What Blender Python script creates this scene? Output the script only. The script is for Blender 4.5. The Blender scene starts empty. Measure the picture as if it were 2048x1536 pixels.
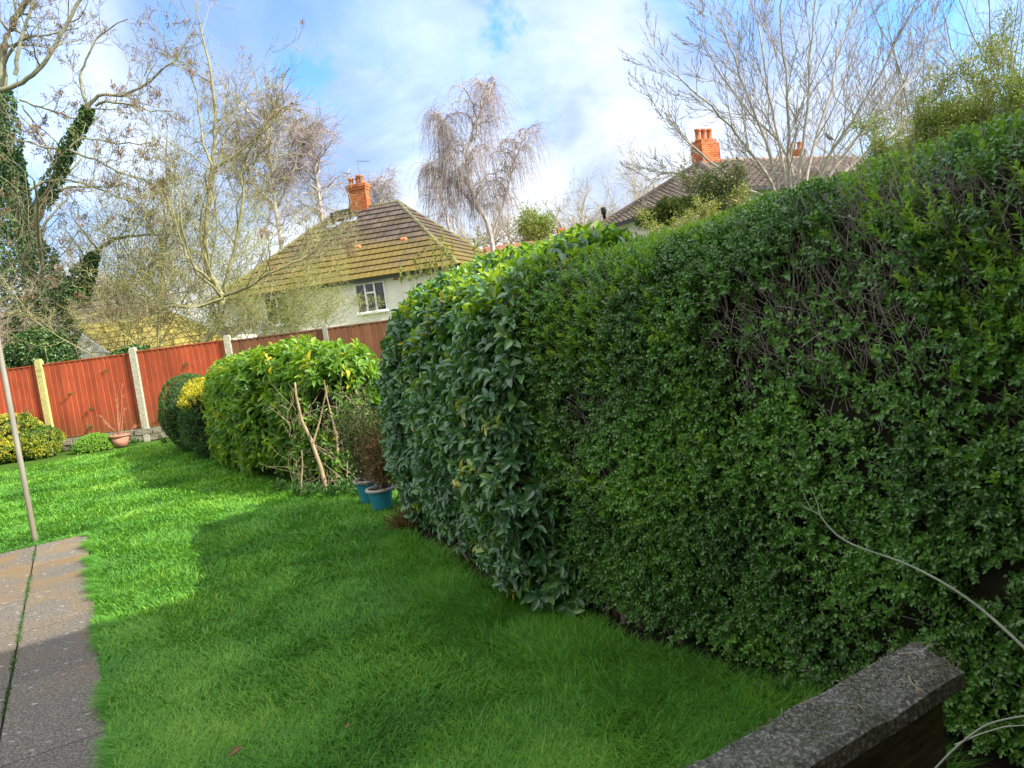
import bpy, math, random
import numpy as np
from math import radians, sin, cos, pi
random.seed(7); rng = np.random.default_rng(11)
sc = bpy.context.scene
# ------------------------------------------------------------------ camera
FPX, CH, PITCH, ROLL = 1500.0, 1.5, radians(4.9), radians(7.4)
fw = np.array([0, cos(PITCH), -sin(PITCH)]); r0 = np.array([1., 0, 0]); u0 = np.cross(r0, fw)
rt = cos(ROLL)*r0 - sin(ROLL)*u0; up = sin(ROLL)*r0 + cos(ROLL)*u0
CAM = np.array([0, 0, CH])
import mathutils
cd = bpy.data.cameras.new('camera'); cam = bpy.data.objects.new('camera', cd); sc.collection.objects.link(cam)
cd.sensor_width = 36; cd.lens = FPX/2048*36; cd.clip_start = .05; cd.clip_end = 2000
M4 = mathutils.Matrix.Identity(4)
for i in range(3):
    M4[i][0] = rt[i]; M4[i][1] = up[i]; M4[i][2] = -fw[i]; M4[i][3] = CAM[i]
cam.matrix_world = M4; sc.camera = cam
def ray(x, y): return fw + (x-1024)/FPX*rt - (y-768)/FPX*up
def at(x, y, Y):
    d = ray(x, y); return CAM + d*(Y/d[1])
def gnd(x, y, z=0.):
    d = ray(x, y); return CAM + d*((z-CH)/d[2])
# ------------------------------------------------------------------ sun, sky, exposure
SUN_EL = radians(36.3); SUNH = np.array([.929, -.37])           # horizontal direction towards the sun
SUN_STRENGTH, CLOUD_STRENGTH, SKY_STRENGTH, EXPO = 4.9, .66, .13, .80
sl = bpy.data.lights.new('sun', 'SUN'); sl.energy = SUN_STRENGTH; sl.angle = radians(.5); sl.color = (1, .94, .84)
so = bpy.data.objects.new('sun', sl); sc.collection.objects.link(so)
sd = mathutils.Vector((SUNH[0]*cos(SUN_EL), SUNH[1]*cos(SUN_EL), sin(SUN_EL)))
so.rotation_euler = sd.to_track_quat('Z', 'Y').to_euler(); so.location = (20, -8, 20)
sc.view_settings.view_transform = 'Standard'; sc.view_settings.look = 'None'
sc.view_settings.exposure = EXPO; sc.view_settings.gamma = 1
w = bpy.data.worlds.new('World'); sc.world = w; w.use_nodes = True
nt = w.node_tree; nt.nodes.clear()
def N(nt, typ, ins=None, **kw):
    n = nt.nodes.new(typ)
    for k, v in kw.items(): setattr(n, k, v)
    for k, v in (ins or {}).items():
        s = n.inputs[k]
        if isinstance(v, bpy.types.NodeSocket): nt.links.new(v, s)
        elif v is not None:
            if hasattr(s.default_value, '__len__') and not hasattr(v, '__len__'): v = [v]*len(s.default_value)
            if s.type == 'RGBA' and len(v) == 3: v = (*v, 1)
            s.default_value = v
    return n
def MATH(nt, op, a, b=None, clamp=False):
    n = nt.nodes.new('ShaderNodeMath'); n.operation = op; n.use_clamp = clamp
    for i, v in enumerate((a, b)):
        if v is None: continue
        if isinstance(v, bpy.types.NodeSocket): nt.links.new(v, n.inputs[i])
        else: n.inputs[i].default_value = v
    return n.outputs[0]
def RAMP(nt, fac, stops, interp='LINEAR'):
    n = nt.nodes.new('ShaderNodeValToRGB'); nt.links.new(fac, n.inputs[0]); cr = n.color_ramp; cr.interpolation = interp
    while len(cr.elements) > 1: cr.elements.remove(cr.elements[-1])
    for i, (p, c) in enumerate(stops):
        e = cr.elements[0] if i == 0 else cr.elements.new(p)
        e.position = p
        if not hasattr(c, '__len__'): c = (c, c, c)
        e.color = (*c[:3], 1)
    return n.outputs[0]
def MIX(nt, f, a, b, blend='MIX'):
    n = nt.nodes.new('ShaderNodeMix'); n.data_type = 'RGBA'; n.blend_type = blend
    for s, v in ((n.inputs[0], f), (n.inputs[6], a), (n.inputs[7], b)):
        if isinstance(v, bpy.types.NodeSocket): nt.links.new(v, s)
        else: s.default_value = v if not hasattr(v, '__len__') else ((*v, 1) if len(v) == 3 else v)
    return n.outputs[2]
sky = N(nt, 'ShaderNodeTexSky', sky_type='NISHITA', sun_disc=False, sun_elevation=SUN_EL,
        sun_rotation=math.atan2(SUNH[0], SUNH[1]), air_density=1.0, dust_density=.3, ozone_density=2.0)
tc = N(nt, 'ShaderNodeTexCoord'); D = tc.outputs['Generated']
n1 = N(nt, 'ShaderNodeTexNoise', {'Vector': D, 'Scale': 2.6, 'Detail': 9, 'Roughness': .55, 'Distortion': .3})
n2 = N(nt, 'ShaderNodeTexNoise', {'Vector': N(nt, 'ShaderNodeMapping', {'Vector': D, 'Location': (3, 1, 5), 'Scale': (1, 1, 1.9)}).outputs[0], 'Scale': 2.7, 'Detail': 9, 'Roughness': .58, 'Distortion': .35})
wob = N(nt, 'ShaderNodeTexNoise', {'Vector': D, 'Scale': 7.0, 'Detail': 8, 'Roughness': .62})
holes = None
# openings in the cloud: direction, radius, softness
for (x, y, r, k) in [(1840, 45, .075, 1.15), (1700, 150, .04, .6), (640, 160, .034, .95), (1000, -8, .032, 1.0), (735, 100, .028, .6), (335, 45, .035, .7), (430, 215, .03, .45), 
                     (1500, -120, .12, 1), (-400, 100, .2, 1), (600, -700, .35, 1), (2700, 100, .3, 1), (1500, -1400, .4, 1)]:
    d = ray(x, y); d = d/np.linalg.norm(d)
    dist = N(nt, 'ShaderNodeVectorMath', {0: D, 1: tuple(d)}, operation='DISTANCE').outputs['Value']
    dist = MATH(nt, 'ADD', dist, MATH(nt, 'MULTIPLY', MATH(nt, 'SUBTRACT', wob.outputs[0], .5), .26))
    v = MATH(nt, 'MULTIPLY', MATH(nt, 'MINIMUM', MATH(nt, 'MAXIMUM', MATH(nt, 'SUBTRACT', 1.1, MATH(nt, 'DIVIDE', dist, MATH(nt, 'MULTIPLY', r, 1.7))), 0.), 1.), k*1.1, clamp=True)
    holes = v if holes is None else MATH(nt, 'MAXIMUM', holes, v)
holes = MATH(nt, 'MULTIPLY', holes, RAMP(nt, n1.outputs[0], [(.3, 1.), (.62, .72)]))
massf = n2.outputs[0]     # where the big cloud banks stand
for (x, y, r, k) in [(1080, 130, .20, .07), (1280, 40, .14, .05), (1980, 130, .10, .08), (140, 350, .13, .05), (850, 440, .10, .03), (640, 330, .10, -.07), (1180, 330, .11, -.10), (1130, 60, .04, -.05), (520, 120, .12, .03), (860, 200, .06, -.05), (1330, 300, .1, .02)]:
    d = ray(x, y); d = d/np.linalg.norm(d)
    dist = N(nt, 'ShaderNodeVectorMath', {0: D, 1: tuple(d)}, operation='DISTANCE').outputs['Value']
    massf = MATH(nt, 'ADD', massf, MATH(nt, 'MULTIPLY', MATH(nt, 'SUBTRACT', 1.2, MATH(nt, 'DIVIDE', dist, r), clamp=True), k))
ccol = RAMP(nt, massf, [(.36, (.50, .54, .64)), (.45, (.70, .73, .82)), (.52, (.95, .96, .99)), (.60, (1.15, 1.15, 1.14))])
bg1 = N(nt, 'ShaderNodeBackground', {'Color': MIX(nt, 1.0, sky.outputs[0], (.48, 1.2, 2.05), 'MULTIPLY'), 'Strength': SKY_STRENGTH})
# cloud brightened overhead and round the sun, added to lift the shade
sep = N(nt, 'ShaderNodeSeparateXYZ', {0: D}).outputs[2]
hi = MATH(nt, 'MULTIPLY', MATH(nt, 'SUBTRACT', sep, .55), 2.6, clamp=True)
sdot = N(nt, 'ShaderNodeVectorMath', {0: D, 1: tuple(sd)}, operation='DOT_PRODUCT').outputs['Value']
aur = MATH(nt, 'POWER', MATH(nt, 'MAXIMUM', sdot, 0.), 5.)
lum = MATH(nt, 'ADD', MATH(nt, 'ADD', 1., MATH(nt, 'MULTIPLY', hi, 1.1)), MATH(nt, 'MULTIPLY', aur, 1.6))
bg2 = N(nt, 'ShaderNodeBackground', {'Color': ccol, 'Strength': MATH(nt, 'MULTIPLY', lum, CLOUD_STRENGTH)})
mx = N(nt, 'ShaderNodeMixShader', {0: holes, 1: bg2.outputs[0], 2: bg1.outputs[0]})
N(nt, 'ShaderNodeOutputWorld', {'Surface': mx.outputs[0]})
sc.cycles.max_bounces = 8; sc.cycles.transparent_max_bounces = 8
# ------------------------------------------------------------------ helpers
def nrmz(v):
    return v/np.maximum(np.linalg.norm(v, axis=-1, keepdims=True), 1e-9)
def tag(o, label=None, cat=None, group=None, kind=None):
    if label: o['label'] = label
    if cat: o['category'] = cat
    if group: o['group'] = group
    if kind: o['kind'] = kind
    return o
def empty(name, loc, label, cat, group=None):
    o = bpy.data.objects.new(name, None); sc.collection.objects.link(o); o.location = tuple(loc); o.empty_display_size = .1
    EMP[o.name] = np.array(loc, float)
    return tag(o, label, cat, group)
EMP = {}
def mesh_np(name, V, faces, mat, parent=None, tint=None, smooth=False):
    """faces: list of int arrays (n,3)/(n,4) in world coordinates"""
    V = np.asarray(V, np.float32)
    if parent is not None and parent.name in ORG: V = V - ORG[parent.name]
    me = bpy.data.meshes.new(name)
    faces = [np.asarray(f, np.int32) for f in faces if len(f)]
    loops = np.concatenate([f.ravel() for f in faces]); tot = np.concatenate([np.full(len(f), f.shape[1], np.int32) for f in faces])
    me.vertices.add(len(V)); me.vertices.foreach_set('co', V.astype(np.float32).ravel())
    me.loops.add(len(loops)); me.loops.foreach_set('vertex_index', loops)
    me.polygons.add(len(tot)); me.polygons.foreach_set('loop_start', np.concatenate([[0], np.cumsum(tot)[:-1]]).astype(np.int32))
    me.polygons.foreach_set('loop_total', tot)
    me.polygons.foreach_set('use_smooth', np.full(len(tot), bool(smooth)))
    if tint is not None:
        a = me.attributes.new('tint', 'FLOAT', 'POINT'); a.data.foreach_set('value', np.asarray(tint, np.float32))
    me.update(calc_edges=True); me.materials.append(mat)
    o = bpy.data.objects.new(name, me); sc.collection.objects.link(o)
    if parent is not None:
        o.parent = parent
    ORG[o.name] = ORG.get(parent.name, np.zeros(3)) if parent is not None else np.zeros(3)
    return o
ORG = {}
def thing(name, loc, label, cat, group=None):
    o = empty(name, loc, label, cat, group); ORG[o.name] = np.array(loc, float); return o
def recentre(o, p):
    """give a one-mesh top-level thing its origin at its base"""
    o.data.transform(mathutils.Matrix.Translation(-mathutils.Vector(p))); o.location = tuple(p); return o
class MB:
    def __init__(s): s.v = []; s.f3 = []; s.f4 = []; s.t = []; s.n = 0
    def add(s, V, f4=(), f3=(), t=0.5):
        V = np.asarray(V, float).reshape(-1, 3)
        if len(f4): s.f4.append(np.asarray(f4)+s.n)
        if len(f3): s.f3.append(np.asarray(f3)+s.n)
        s.v.append(V); s.t.append(np.full(len(V), t) if np.isscalar(t) else t); s.n += len(V)
    def box(s, c, half, ax=None, t=.5, jit=0, top=1.):
        """c centre, half sizes, ax rows = local axes"""
        ax = np.eye(3) if ax is None else np.asarray(ax, float)
        k = np.array([[x, y, z] for z in (-1, 1) for y in (-1, 1) for x in (-1, 1)], float)
        k[4:, :2] *= top
        V = np.asarray(c) + (k*np.asarray(half)) @ ax + (rng.normal(0, jit, (8, 3)) if jit else 0)
        s.add(V, [[0, 2, 3, 1], [4, 5, 7, 6], [0, 1, 5, 4], [2, 6, 7, 3], [0, 4, 6, 2], [1, 3, 7, 5]], t=t)
    def span(s, a, b, wv, hv, t=.5):
        """box from a to b with half vectors wv,hv"""
        a = np.asarray(a, float); b = np.asarray(b, float); wv = np.asarray(wv, float); hv = np.asarray(hv, float)
        V = [p+i*wv+j*hv for p in (a, b) for i, j in ((-1, -1), (1, -1), (1, 1), (-1, 1))]
        s.add(V, [[0, 3, 2, 1], [4, 5, 6, 7], [0, 1, 5, 4], [1, 2, 6, 5], [2, 3, 7, 6], [3, 0, 4, 7]], t=t)
    def quad(s, a, b, c, d, t=.5): s.add([a, b, c, d], [[0, 1, 2, 3]], t=t)
    def lathe(s, c, prof, n=20, t=.5, ax=None):
        """prof list of (r,z)"""
        ax = np.eye(3) if ax is None else ax
        th = np.linspace(0, 2*pi, n, endpoint=False); V = []
        for r, z in prof: V += [np.asarray(c)+np.array([r*cos(a), r*sin(a), z]) @ ax for a in th]
        F = [[i*n+j, i*n+(j+1) % n, (i+1)*n+(j+1) % n, (i+1)*n+j] for i in range(len(prof)-1) for j in range(n)]
        s.add(V, F, t=t)
    def build(s, name, mat, parent=None, smooth=False):
        f = []
        if s.f4: f.append(np.concatenate(s.f4))
        if s.f3: f.append(np.concatenate(s.f3))
        return mesh_np(name, np.concatenate(s.v), f, mat, parent, np.concatenate(s.t), smooth)
class Tubes:
    """collects polylines with radii and builds them as one mesh"""
    def __init__(s): s.P = []
    def add(s, pts, rad): s.P.append((pts, rad))
    def build(s, name, mat, parent=None, sides=4, tint=None, cap=False):
        nn = np.array([len(p) for p, _ in s.P]); P = np.concatenate([np.asarray(p, float).reshape(-1, 3) for p, _ in s.P])
        R = np.concatenate([np.asarray(r, float) for _, r in s.P])
        st = np.concatenate([[0], np.cumsum(nn)[:-1]]); last = np.zeros(len(P), bool); last[st+nn-1] = True
        first = np.zeros(len(P), bool); first[st] = True
        T = np.zeros_like(P); T[:-1] = P[1:]-P[:-1]; T[last] = 0
        Tb = np.zeros_like(P); Tb[1:] = T[:-1]; Tb[first] = 0
        T = nrmz(nrmz(T)+nrmz(Tb))
        ref = np.repeat(nrmz(rng.normal(size=(len(nn), 3))), nn, axis=0)
        A = nrmz(np.cross(T, ref)); B = np.cross(T, A)
        k = np.arange(sides)*2*pi/sides
        V = P[:, None]+R[:, None, None]*(A[:, None]*np.cos(k)[None, :, None]+B[:, None]*np.sin(k)[None, :, None])
        i = np.nonzero(~last)[0][:, None]*sides; j = np.arange(sides)[None]; j2 = (j+1) % sides
        F = np.stack([i+j, i+j2, i+sides+j2, i+sides+j], -1).reshape(-1, 4)
        tt = np.repeat(rng.random(len(nn)), nn*sides) if tint is None else np.full(len(P)*sides, tint)
        return mesh_np(name, V.reshape(-1, 3), [F], mat, parent, tt, smooth=True)
# leaf shapes: (along, side, up)
def strip_leaf(prof, curl, fold):
    v = []; f4 = []
    for i, (a, wd) in enumerate(prof):
        z = -curl*a*a
        v += [(a, -wd, z+fold*wd), (a, 0, z), (a, wd, z+fold*wd)]
        if i: b = (i-1)*3; f4 += [[b, b+3, b+4, b+1], [b+1, b+4, b+5, b+2]]
    return np.array(v, float), f4, []
LEAF2 = (np.array([(0, 0, 0), (.5, -.5, .12), (1, 0, -.08), (.5, .5, .12)], float), [], [[0, 2, 1], [0, 3, 2]])
LEAF6 = (np.array([(0, 0, 0), (.35, -.5, .1), (.75, -.38, .06), (1, 0, -.12), (.75, .38, .06), (.35, .5, .1), (.55, 0, -.02)], float),
         [[0, 6, 2, 1], [6, 3, 2, 2], [0, 5, 4, 6]], [])
LEAF6 = (LEAF6[0], [[0, 6, 2, 1], [0, 5, 4, 6]], [[6, 3, 2], [6, 4, 3]])
LAUREL = strip_leaf([(0, .02), (.1, .2), (.3, .42), (.55, .5), (.8, .36), (.94, .16), (1, .01)], .28, .38)
BLADE = (np.array([(0, -.5, 0), (0, .5, 0), (.55, -.36, .05), (.55, .36, .05), (1, 0, .32)], float), [[0, 1, 3, 2]], [[2, 3, 4]])
def leaves(name, pos, d, nr, L, W, tmpl, mat, parent=None, tint=None, smooth=False):
    tv, f4, f3 = tmpl; n = len(pos); k = len(tv)
    d = nrmz(d); nr = nrmz(nr - (nr*d).sum(-1, keepdims=True)*d); sd_ = np.cross(d, nr)
    L = np.broadcast_to(L, (n,)); W = np.broadcast_to(W, (n,))
    V = pos[:, None]+tv[None, :, 0, None]*(d*L[:, None])[:, None]+tv[None, :, 1, None]*(sd_*W[:, None])[:, None]+tv[None, :, 2, None]*(nr*L[:, None])[:, None]
    base = (np.arange(n)*k)[:, None, None]; fs = []
    if f4: fs.append((np.array(f4)[None]+base).reshape(-1, 4))
    if f3: fs.append((np.array(f3)[None]+base).reshape(-1, 3))
    t = rng.random(n) if tint is None else tint
    return mesh_np(name, V.reshape(-1, 3), fs, mat, parent, np.repeat(t, k), smooth)
def rv(n): return nrmz(rng.normal(size=(n, 3)))
# value noise
_h = rng.random((64, 64, 64))
def noise(p, s=1.):
    q = np.asarray(p)*s+100; i = np.floor(q).astype(int); f = q-i; f = f*f*(3-2*f); r = 0
    for a in (0, 1):
        for b in (0, 1):
            for c in (0, 1):
                wgt = (f[..., 0] if a else 1-f[..., 0])*(f[..., 1] if b else 1-f[..., 1])*(f[..., 2] if c else 1-f[..., 2])
                r = r+wgt*_h[(i[..., 0]+a) % 64, (i[..., 1]+b) % 64, (i[..., 2]+c) % 64]
    return r
def fbm(p, s): return .55*noise(p, s)+.3*noise(np.asarray(p)+7.3, s*2.1)+.15*noise(np.asarray(p)+3.1, s*4.3)
def hedge_grid(front, width, h, z0=.08, r0=.3, r1=.3, m=90, n=46, ex=.42, under=.0, side=(.86, .51), lump=.06, ls=1.6, tilt=0.):
    """front line -> closed clipped surface; under narrows the foot"""
    fr = np.array(front, float); seg = np.linalg.norm(np.diff(fr, axis=0), axis=1); s = np.concatenate([[0], np.cumsum(seg)]); Ltot = s[-1]
    ss = np.linspace(0, Ltot, m); x = np.interp(ss, s, fr[:, 0]); y = np.interp(ss, s, fr[:, 1])
    wd = np.interp(ss/Ltot, np.linspace(0, 1, len(np.atleast_1d(width))), np.atleast_1d(width))/2
    hh = np.interp(ss/Ltot, np.linspace(0, 1, len(np.atleast_1d(h))), np.atleast_1d(h))
    tx = np.gradient(x); ty = np.gradient(y); l = np.hypot(tx, ty); nx, ny = ty/l, -tx/l       # towards the back
    sg = 1 if (nx[0]*side[0]+ny[0]*side[1]) > 0 else -1; nx *= sg; ny *= sg
    def capf(d, r): q = np.clip(1-d/r, 0, 1); return np.sqrt(np.maximum(1-q**2.4, 0))
    e = np.maximum(capf(ss, r0)*capf(Ltot-ss, r1), .03) if r0 > 0 and r1 > 0 else np.maximum((capf(ss, r0) if r0 > 0 else 1)*(capf(Ltot-ss, r1) if r1 > 0 else 1)*np.ones(m), .03)
    cx = x+nx*wd; cy = y+ny*wd
    th = np.linspace(0, pi, n); u = np.cos(th); v = np.sin(th); sx = np.sign(u)*np.abs(u)**ex; sz = np.abs(v)**ex
    Z = z0+(hh*(.9+.1*e))[:, None]*sz[None]-z0*sz[None]; Z = Z*(1-tilt*sx[None]*e[:, None])
    nar = 1-under*np.clip(1-Z/.7, 0, 1)**1.5
    G = np.stack([cx[:, None]-nx[:, None]*(wd*e)[:, None]*sx[None]*nar, cy[:, None]-ny[:, None]*(wd*e)[:, None]*sx[None]*nar, Z], -1)
    Nn = grid_normals(G); G = G+Nn*((fbm(G, ls)-.5)*2*lump)[..., None]
    return G
def blob_grid(c, r, m=30, n=24, lump=.12, ls=1.5, zmin=-.95, pw=1.0):
    th = np.linspace(0, 2*pi, m); ph = np.linspace(math.asin(zmin), pi/2-.02, n)
    G = np.stack([np.cos(th)[:, None]*np.cos(ph)[None]**pw, np.sin(th)[:, None]*np.cos(ph)[None]**pw, np.ones(m)[:, None]*np.sin(ph)[None]], -1)
    G = G*(1+(fbm(G*np.asarray(r)+np.asarray(c), ls)-.5)[..., None]*2*lump/np.mean(r)); G[-1] = G[0]
    return G*np.asarray(r)+np.asarray(c)
def grid_normals(G):
    a = np.gradient(G, axis=0); b = np.gradient(G, axis=1); Nn = nrmz(np.cross(a, b))
    c = G.mean((0, 1)); flip = np.sign(((G-c)*Nn).sum(-1).mean()); return Nn*flip
def sample_grid(G, n):
    Nn = grid_normals(G); A = .5*np.linalg.norm(np.cross(G[1:, :-1]-G[:-1, :-1], G[:-1, 1:]-G[:-1, :-1]), axis=-1)+.5*np.linalg.norm(np.cross(G[1:, :-1]-G[1:, 1:], G[:-1, 1:]-G[1:, 1:]), axis=-1)
    c = np.cumsum(A.ravel()); k = np.searchsorted(c, rng.random(n)*c[-1]); i, j = np.unravel_index(np.minimum(k, A.size-1), A.shape)
    a = rng.random(n)[:, None]; b = rng.random(n)[:, None]
    bl = lambda X: (X[i, j]*(1-a)+X[i+1, j]*a)*(1-b)+(X[i, j+1]*(1-a)+X[i+1, j+1]*a)*b
    return bl(G), nrmz(bl(Nn)), c[-1]
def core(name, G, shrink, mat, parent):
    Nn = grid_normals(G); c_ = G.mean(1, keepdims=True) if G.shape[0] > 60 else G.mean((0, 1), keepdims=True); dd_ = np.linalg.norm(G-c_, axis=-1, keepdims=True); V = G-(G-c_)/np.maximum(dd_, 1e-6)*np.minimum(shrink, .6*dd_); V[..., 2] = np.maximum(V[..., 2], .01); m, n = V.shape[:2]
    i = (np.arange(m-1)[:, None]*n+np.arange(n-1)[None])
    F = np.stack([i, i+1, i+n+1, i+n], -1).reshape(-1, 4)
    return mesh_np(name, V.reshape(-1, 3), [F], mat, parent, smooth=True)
def sprigs(pos, nr, nleaf, slen, ang, L, W, upw=.5, spread=.5, tint=None, bend=.3):
    """short shoots carrying leaves in turn round the stem"""
    n = len(pos); d = nrmz(nr*(1-upw)+np.array([0, 0, upw])+rv(n)*spread)
    ref = nrmz(np.cross(d, rv(n))); ref2 = np.cross(d, ref)
    P = []; Dd = []; NN = []; LL = []; TT = []
    tint = rng.random(n) if tint is None else tint
    for k in range(nleaf):
        t = (k+.6)/nleaf; a = k*2.4+rng.random(n)*.7
        o = ref*np.cos(a)[:, None]+ref2*np.sin(a)[:, None]
        an = ang*(1.15-.55*t)
        ld = nrmz(d*cos(an)+o*sin(an)+rng.normal(0, .16, (n, 3)))
        P.append(pos+d*(slen*t if np.isscalar(slen) else (slen*t)[:, None])); Dd.append(ld); NN.append(nrmz(d*sin(an)-o*cos(an)+np.array([0, 0, bend])+rng.normal(0, .2, (n, 3))))
        LL.append(L*(.75+.5*rng.random(n))*(1-.3*t)); TT.append(np.clip(tint+rng.normal(0, .1, n), 0, 1))
    return np.concatenate(P), np.concatenate(Dd), np.concatenate(NN), np.concatenate(LL), np.concatenate(TT)
# ------------------------------------------------------------------ materials
def newmat(name):
    m = bpy.data.materials.new(name); m.use_nodes = True; m.node_tree.nodes.clear(); return m, m.node_tree
def out(nt, sh, disp=None):
    o = N(nt, 'ShaderNodeOutputMaterial', {'Surface': sh})
    if disp is not None: nt.links.new(disp, o.inputs['Displacement'])
def leafmat(name, stops, rough=.42, trans=.25, spec=.5, patch=None, tcol=(1.25, 1.2, .45)):
    m, nt = newmat(name); a = N(nt, 'ShaderNodeAttribute', attribute_name='tint')
    f = a.outputs['Fac']
    if patch:
        ob = N(nt, 'ShaderNodeTexCoord').outputs['Object']
        nz = N(nt, 'ShaderNodeTexNoise', {'Vector': ob, 'Scale': patch, 'Detail': 3})
        f = MATH(nt, 'ADD', MATH(nt, 'MULTIPLY', f, .65), MATH(nt, 'MULTIPLY', MATH(nt, 'SUBTRACT', nz.outputs[0], .32), .95), clamp=True)
    c = RAMP(nt, f, stops)
    p = N(nt, 'ShaderNodeBsdfPrincipled', {'Base Color': c, 'Roughness': rough, 'Specular IOR Level': spec})
    t = N(nt, 'ShaderNodeBsdfTranslucent', {'Color': MIX(nt, 1., c, tcol, 'MULTIPLY')})
    out(nt, N(nt, 'ShaderNodeMixShader', {0: trans, 1: p.outputs[0], 2: t.outputs[0]}).outputs[0]); return m
def barkmat(name, c1, c2, c3=None, scale=6., rough=.85, bump=.3):
    m, nt = newmat(name); ob = N(nt, 'ShaderNodeTexCoord').outputs['Object']
    nz = N(nt, 'ShaderNodeTexNoise', {'Vector': ob, 'Scale': scale, 'Detail': 6, 'Roughness': .65})
    st = [(.35, c1), (.6, c2)] + ([(.75, c3)] if c3 else [])
    c = RAMP(nt, nz.outputs[0], st)
    b = N(nt, 'ShaderNodeBump', {'Strength': bump, 'Distance': .02, 'Height': nz.outputs[0]})
    out(nt, N(nt, 'ShaderNodeBsdfPrincipled', {'Base Color': c, 'Roughness': rough, 'Specular IOR Level': .2, 'Normal': b.outputs[0]}).outputs[0]); return m
def plain(name, c, rough=.6, metal=0., var=.15, scale=8., spec=.4, bump=.0):
    m, nt = newmat(name); ob = N(nt, 'ShaderNodeTexCoord').outputs['Object']
    nz = N(nt, 'ShaderNodeTexNoise', {'Vector': ob, 'Scale': scale, 'Detail': 7, 'Roughness': .6})
    c = np.array(c, float)
    col = RAMP(nt, nz.outputs[0], [(.3, tuple(c*(1-var))), (.7, tuple(np.minimum(c*(1+var), 1)))])
    ins = {'Base Color': col, 'Roughness': rough, 'Metallic': metal, 'Specular IOR Level': spec}
    if bump: ins['Normal'] = N(nt, 'ShaderNodeBump', {'Strength': bump, 'Distance': .01, 'Height': nz.outputs[0]}).outputs[0]
    out(nt, N(nt, 'ShaderNodeBsdfPrincipled', ins).outputs[0]); return m
m_privet = leafmat('privet_leaf', [(0, (.025, .06, .02)), (.25, (.065, .16, .035)), (.6, (.15, .35, .05)), (.88, (.30, .54, .07)), (1, (.42, .50, .12))], rough=.30, trans=.22, spec=.75, patch=1.6)
m_privet_lit = leafmat('sunlit_tone_privet_tip', [(0, (.09, .24, .03)), (.5, (.17, .38, .045)), (1, (.32, .50, .07))], rough=.4, trans=.38)  # yellowish new growth, with sunlight on the tips also put into the colour
m_laurel = leafmat('laurel_leaf', [(0, (.05, .13, .06)), (.45, (.10, .24, .095)), (.8, (.18, .35, .09)), (.95, (.30, .44, .08)), (1, (.46, .42, .05))], rough=.27, trans=.25, spec=.8)
m_laurel_lit = leafmat('sunlit_tone_laurel_leaf', [(0, (.07, .16, .03)), (.4, (.17, .34, .04)), (.8, (.34, .50, .06)), (1, (.58, .54, .06))], rough=.35, trans=.45, spec=.45)  # lighter copy of the laurel leaf; sunlight is put into its colour
m_ivy = leafmat('ivy_leaf', [(0, (.035, .09, .03)), (.6, (.08, .18, .05)), (1, (.19, .29, .08))], rough=.35, trans=.2)
m_gold = leafmat('golden_leaf', [(0, (.25, .30, .02)), (.5, (.55, .50, .03)), (1, (.75, .62, .05))], rough=.45, trans=.3)
m_euon = leafmat('euonymus_leaf', [(0, (.05, .14, .02)), (.35, (.14, .25, .03)), (.6, (.55, .50, .05)), (1, (.78, .66, .10))], rough=.4, trans=.25, patch=2.2)
m_box = leafmat('box_leaf', [(0, (.03, .09, .02)), (.6, (.06, .17, .03)), (1, (.12, .24, .04))], rough=.45, trans=.2)
m_lime = leafmat('lime_leaf', [(0, (.12, .30, .03)), (1, (.30, .52, .06))], rough=.5, trans=.3)
m_buds = leafmat('spring_leaf', [(0, (.14, .18, .03)), (.6, (.26, .31, .06)), (1, (.42, .42, .10))], rough=.6, trans=.3)
m_willow = leafmat('willow_leaf', [(0, (.13, .19, .04)), (.6, (.22, .30, .06)), (1, (.34, .40, .10))], rough=.6, trans=.35)
m_conif = leafmat('conifer_leaf', [(0, (.03, .06, .02)), (.6, (.09, .14, .03)), (1, (.24, .27, .05))], rough=.6, trans=.15)
m_brownc = leafmat('withered_leaf', [(0, (.08, .10, .03)), (.5, (.22, .15, .06)), (1, (.38, .20, .10))], rough=.7, trans=.2)
m_straw = leafmat('dry_clipping', [(0, (.10, .09, .06)), (.6, (.30, .28, .20)), (1, (.62, .58, .45))], rough=.7, trans=.1)
m_keys = leafmat('seed_key', [(0, (.16, .10, .06)), (1, (.38, .25, .16))], rough=.8, trans=.2)
m_mossb = leafmat('coping_moss', [(0, (.05, .065, .02)), (.6, (.15, .16, .06)), (1, (.38, .36, .24))], rough=.8, trans=.1)
m_weed = leafmat('weed_leaf', [(0, (.03, .09, .02)), (1, (.10, .22, .04))], rough=.5, trans=.25)
m_grass = leafmat('grass_blade', [(0, (.032, .11, .014)), (.25, (.074, .235, .028)), (.6, (.165, .405, .042)), (.92, (.37, .56, .085)), (1, (.58, .54, .27))], rough=.5, trans=.33, spec=.25, patch=.8, tcol=(1.15, 1.25, .45))
m_ash = barkmat('ash_bark', (.17, .16, .11), (.29, .28, .19), (.26, .29, .10), scale=3.)
m_ashr = barkmat('grey_ash_bark', (.26, .235, .20), (.42, .38, .33), scale=4.)
m_asht = barkmat('ash_twig_bark', (.16, .145, .09), (.29, .27, .17), scale=3.)
m_ashrt = barkmat('grey_twig_bark', (.20, .175, .15), (.33, .30, .26), scale=4.)
m_hazt = barkmat('hazel_twig_bark', (.19, .175, .085), (.33, .31, .16), scale=3.)
m_hazel = barkmat('hazel_bark', (.20, .185, .09), (.34, .32, .17), (.28, .33, .10), scale=3.)
m_twigs = barkmat('green_twig_bark', (.24, .23, .09), (.40, .37, .18), scale=3.)
m_birch = barkmat('birch_bark', (.36, .30, .27), (.56, .51, .47), scale=5.)
m_birtw = barkmat('birch_twig_bark', (.30, .245, .235), (.47, .40, .385), scale=2.)
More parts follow.
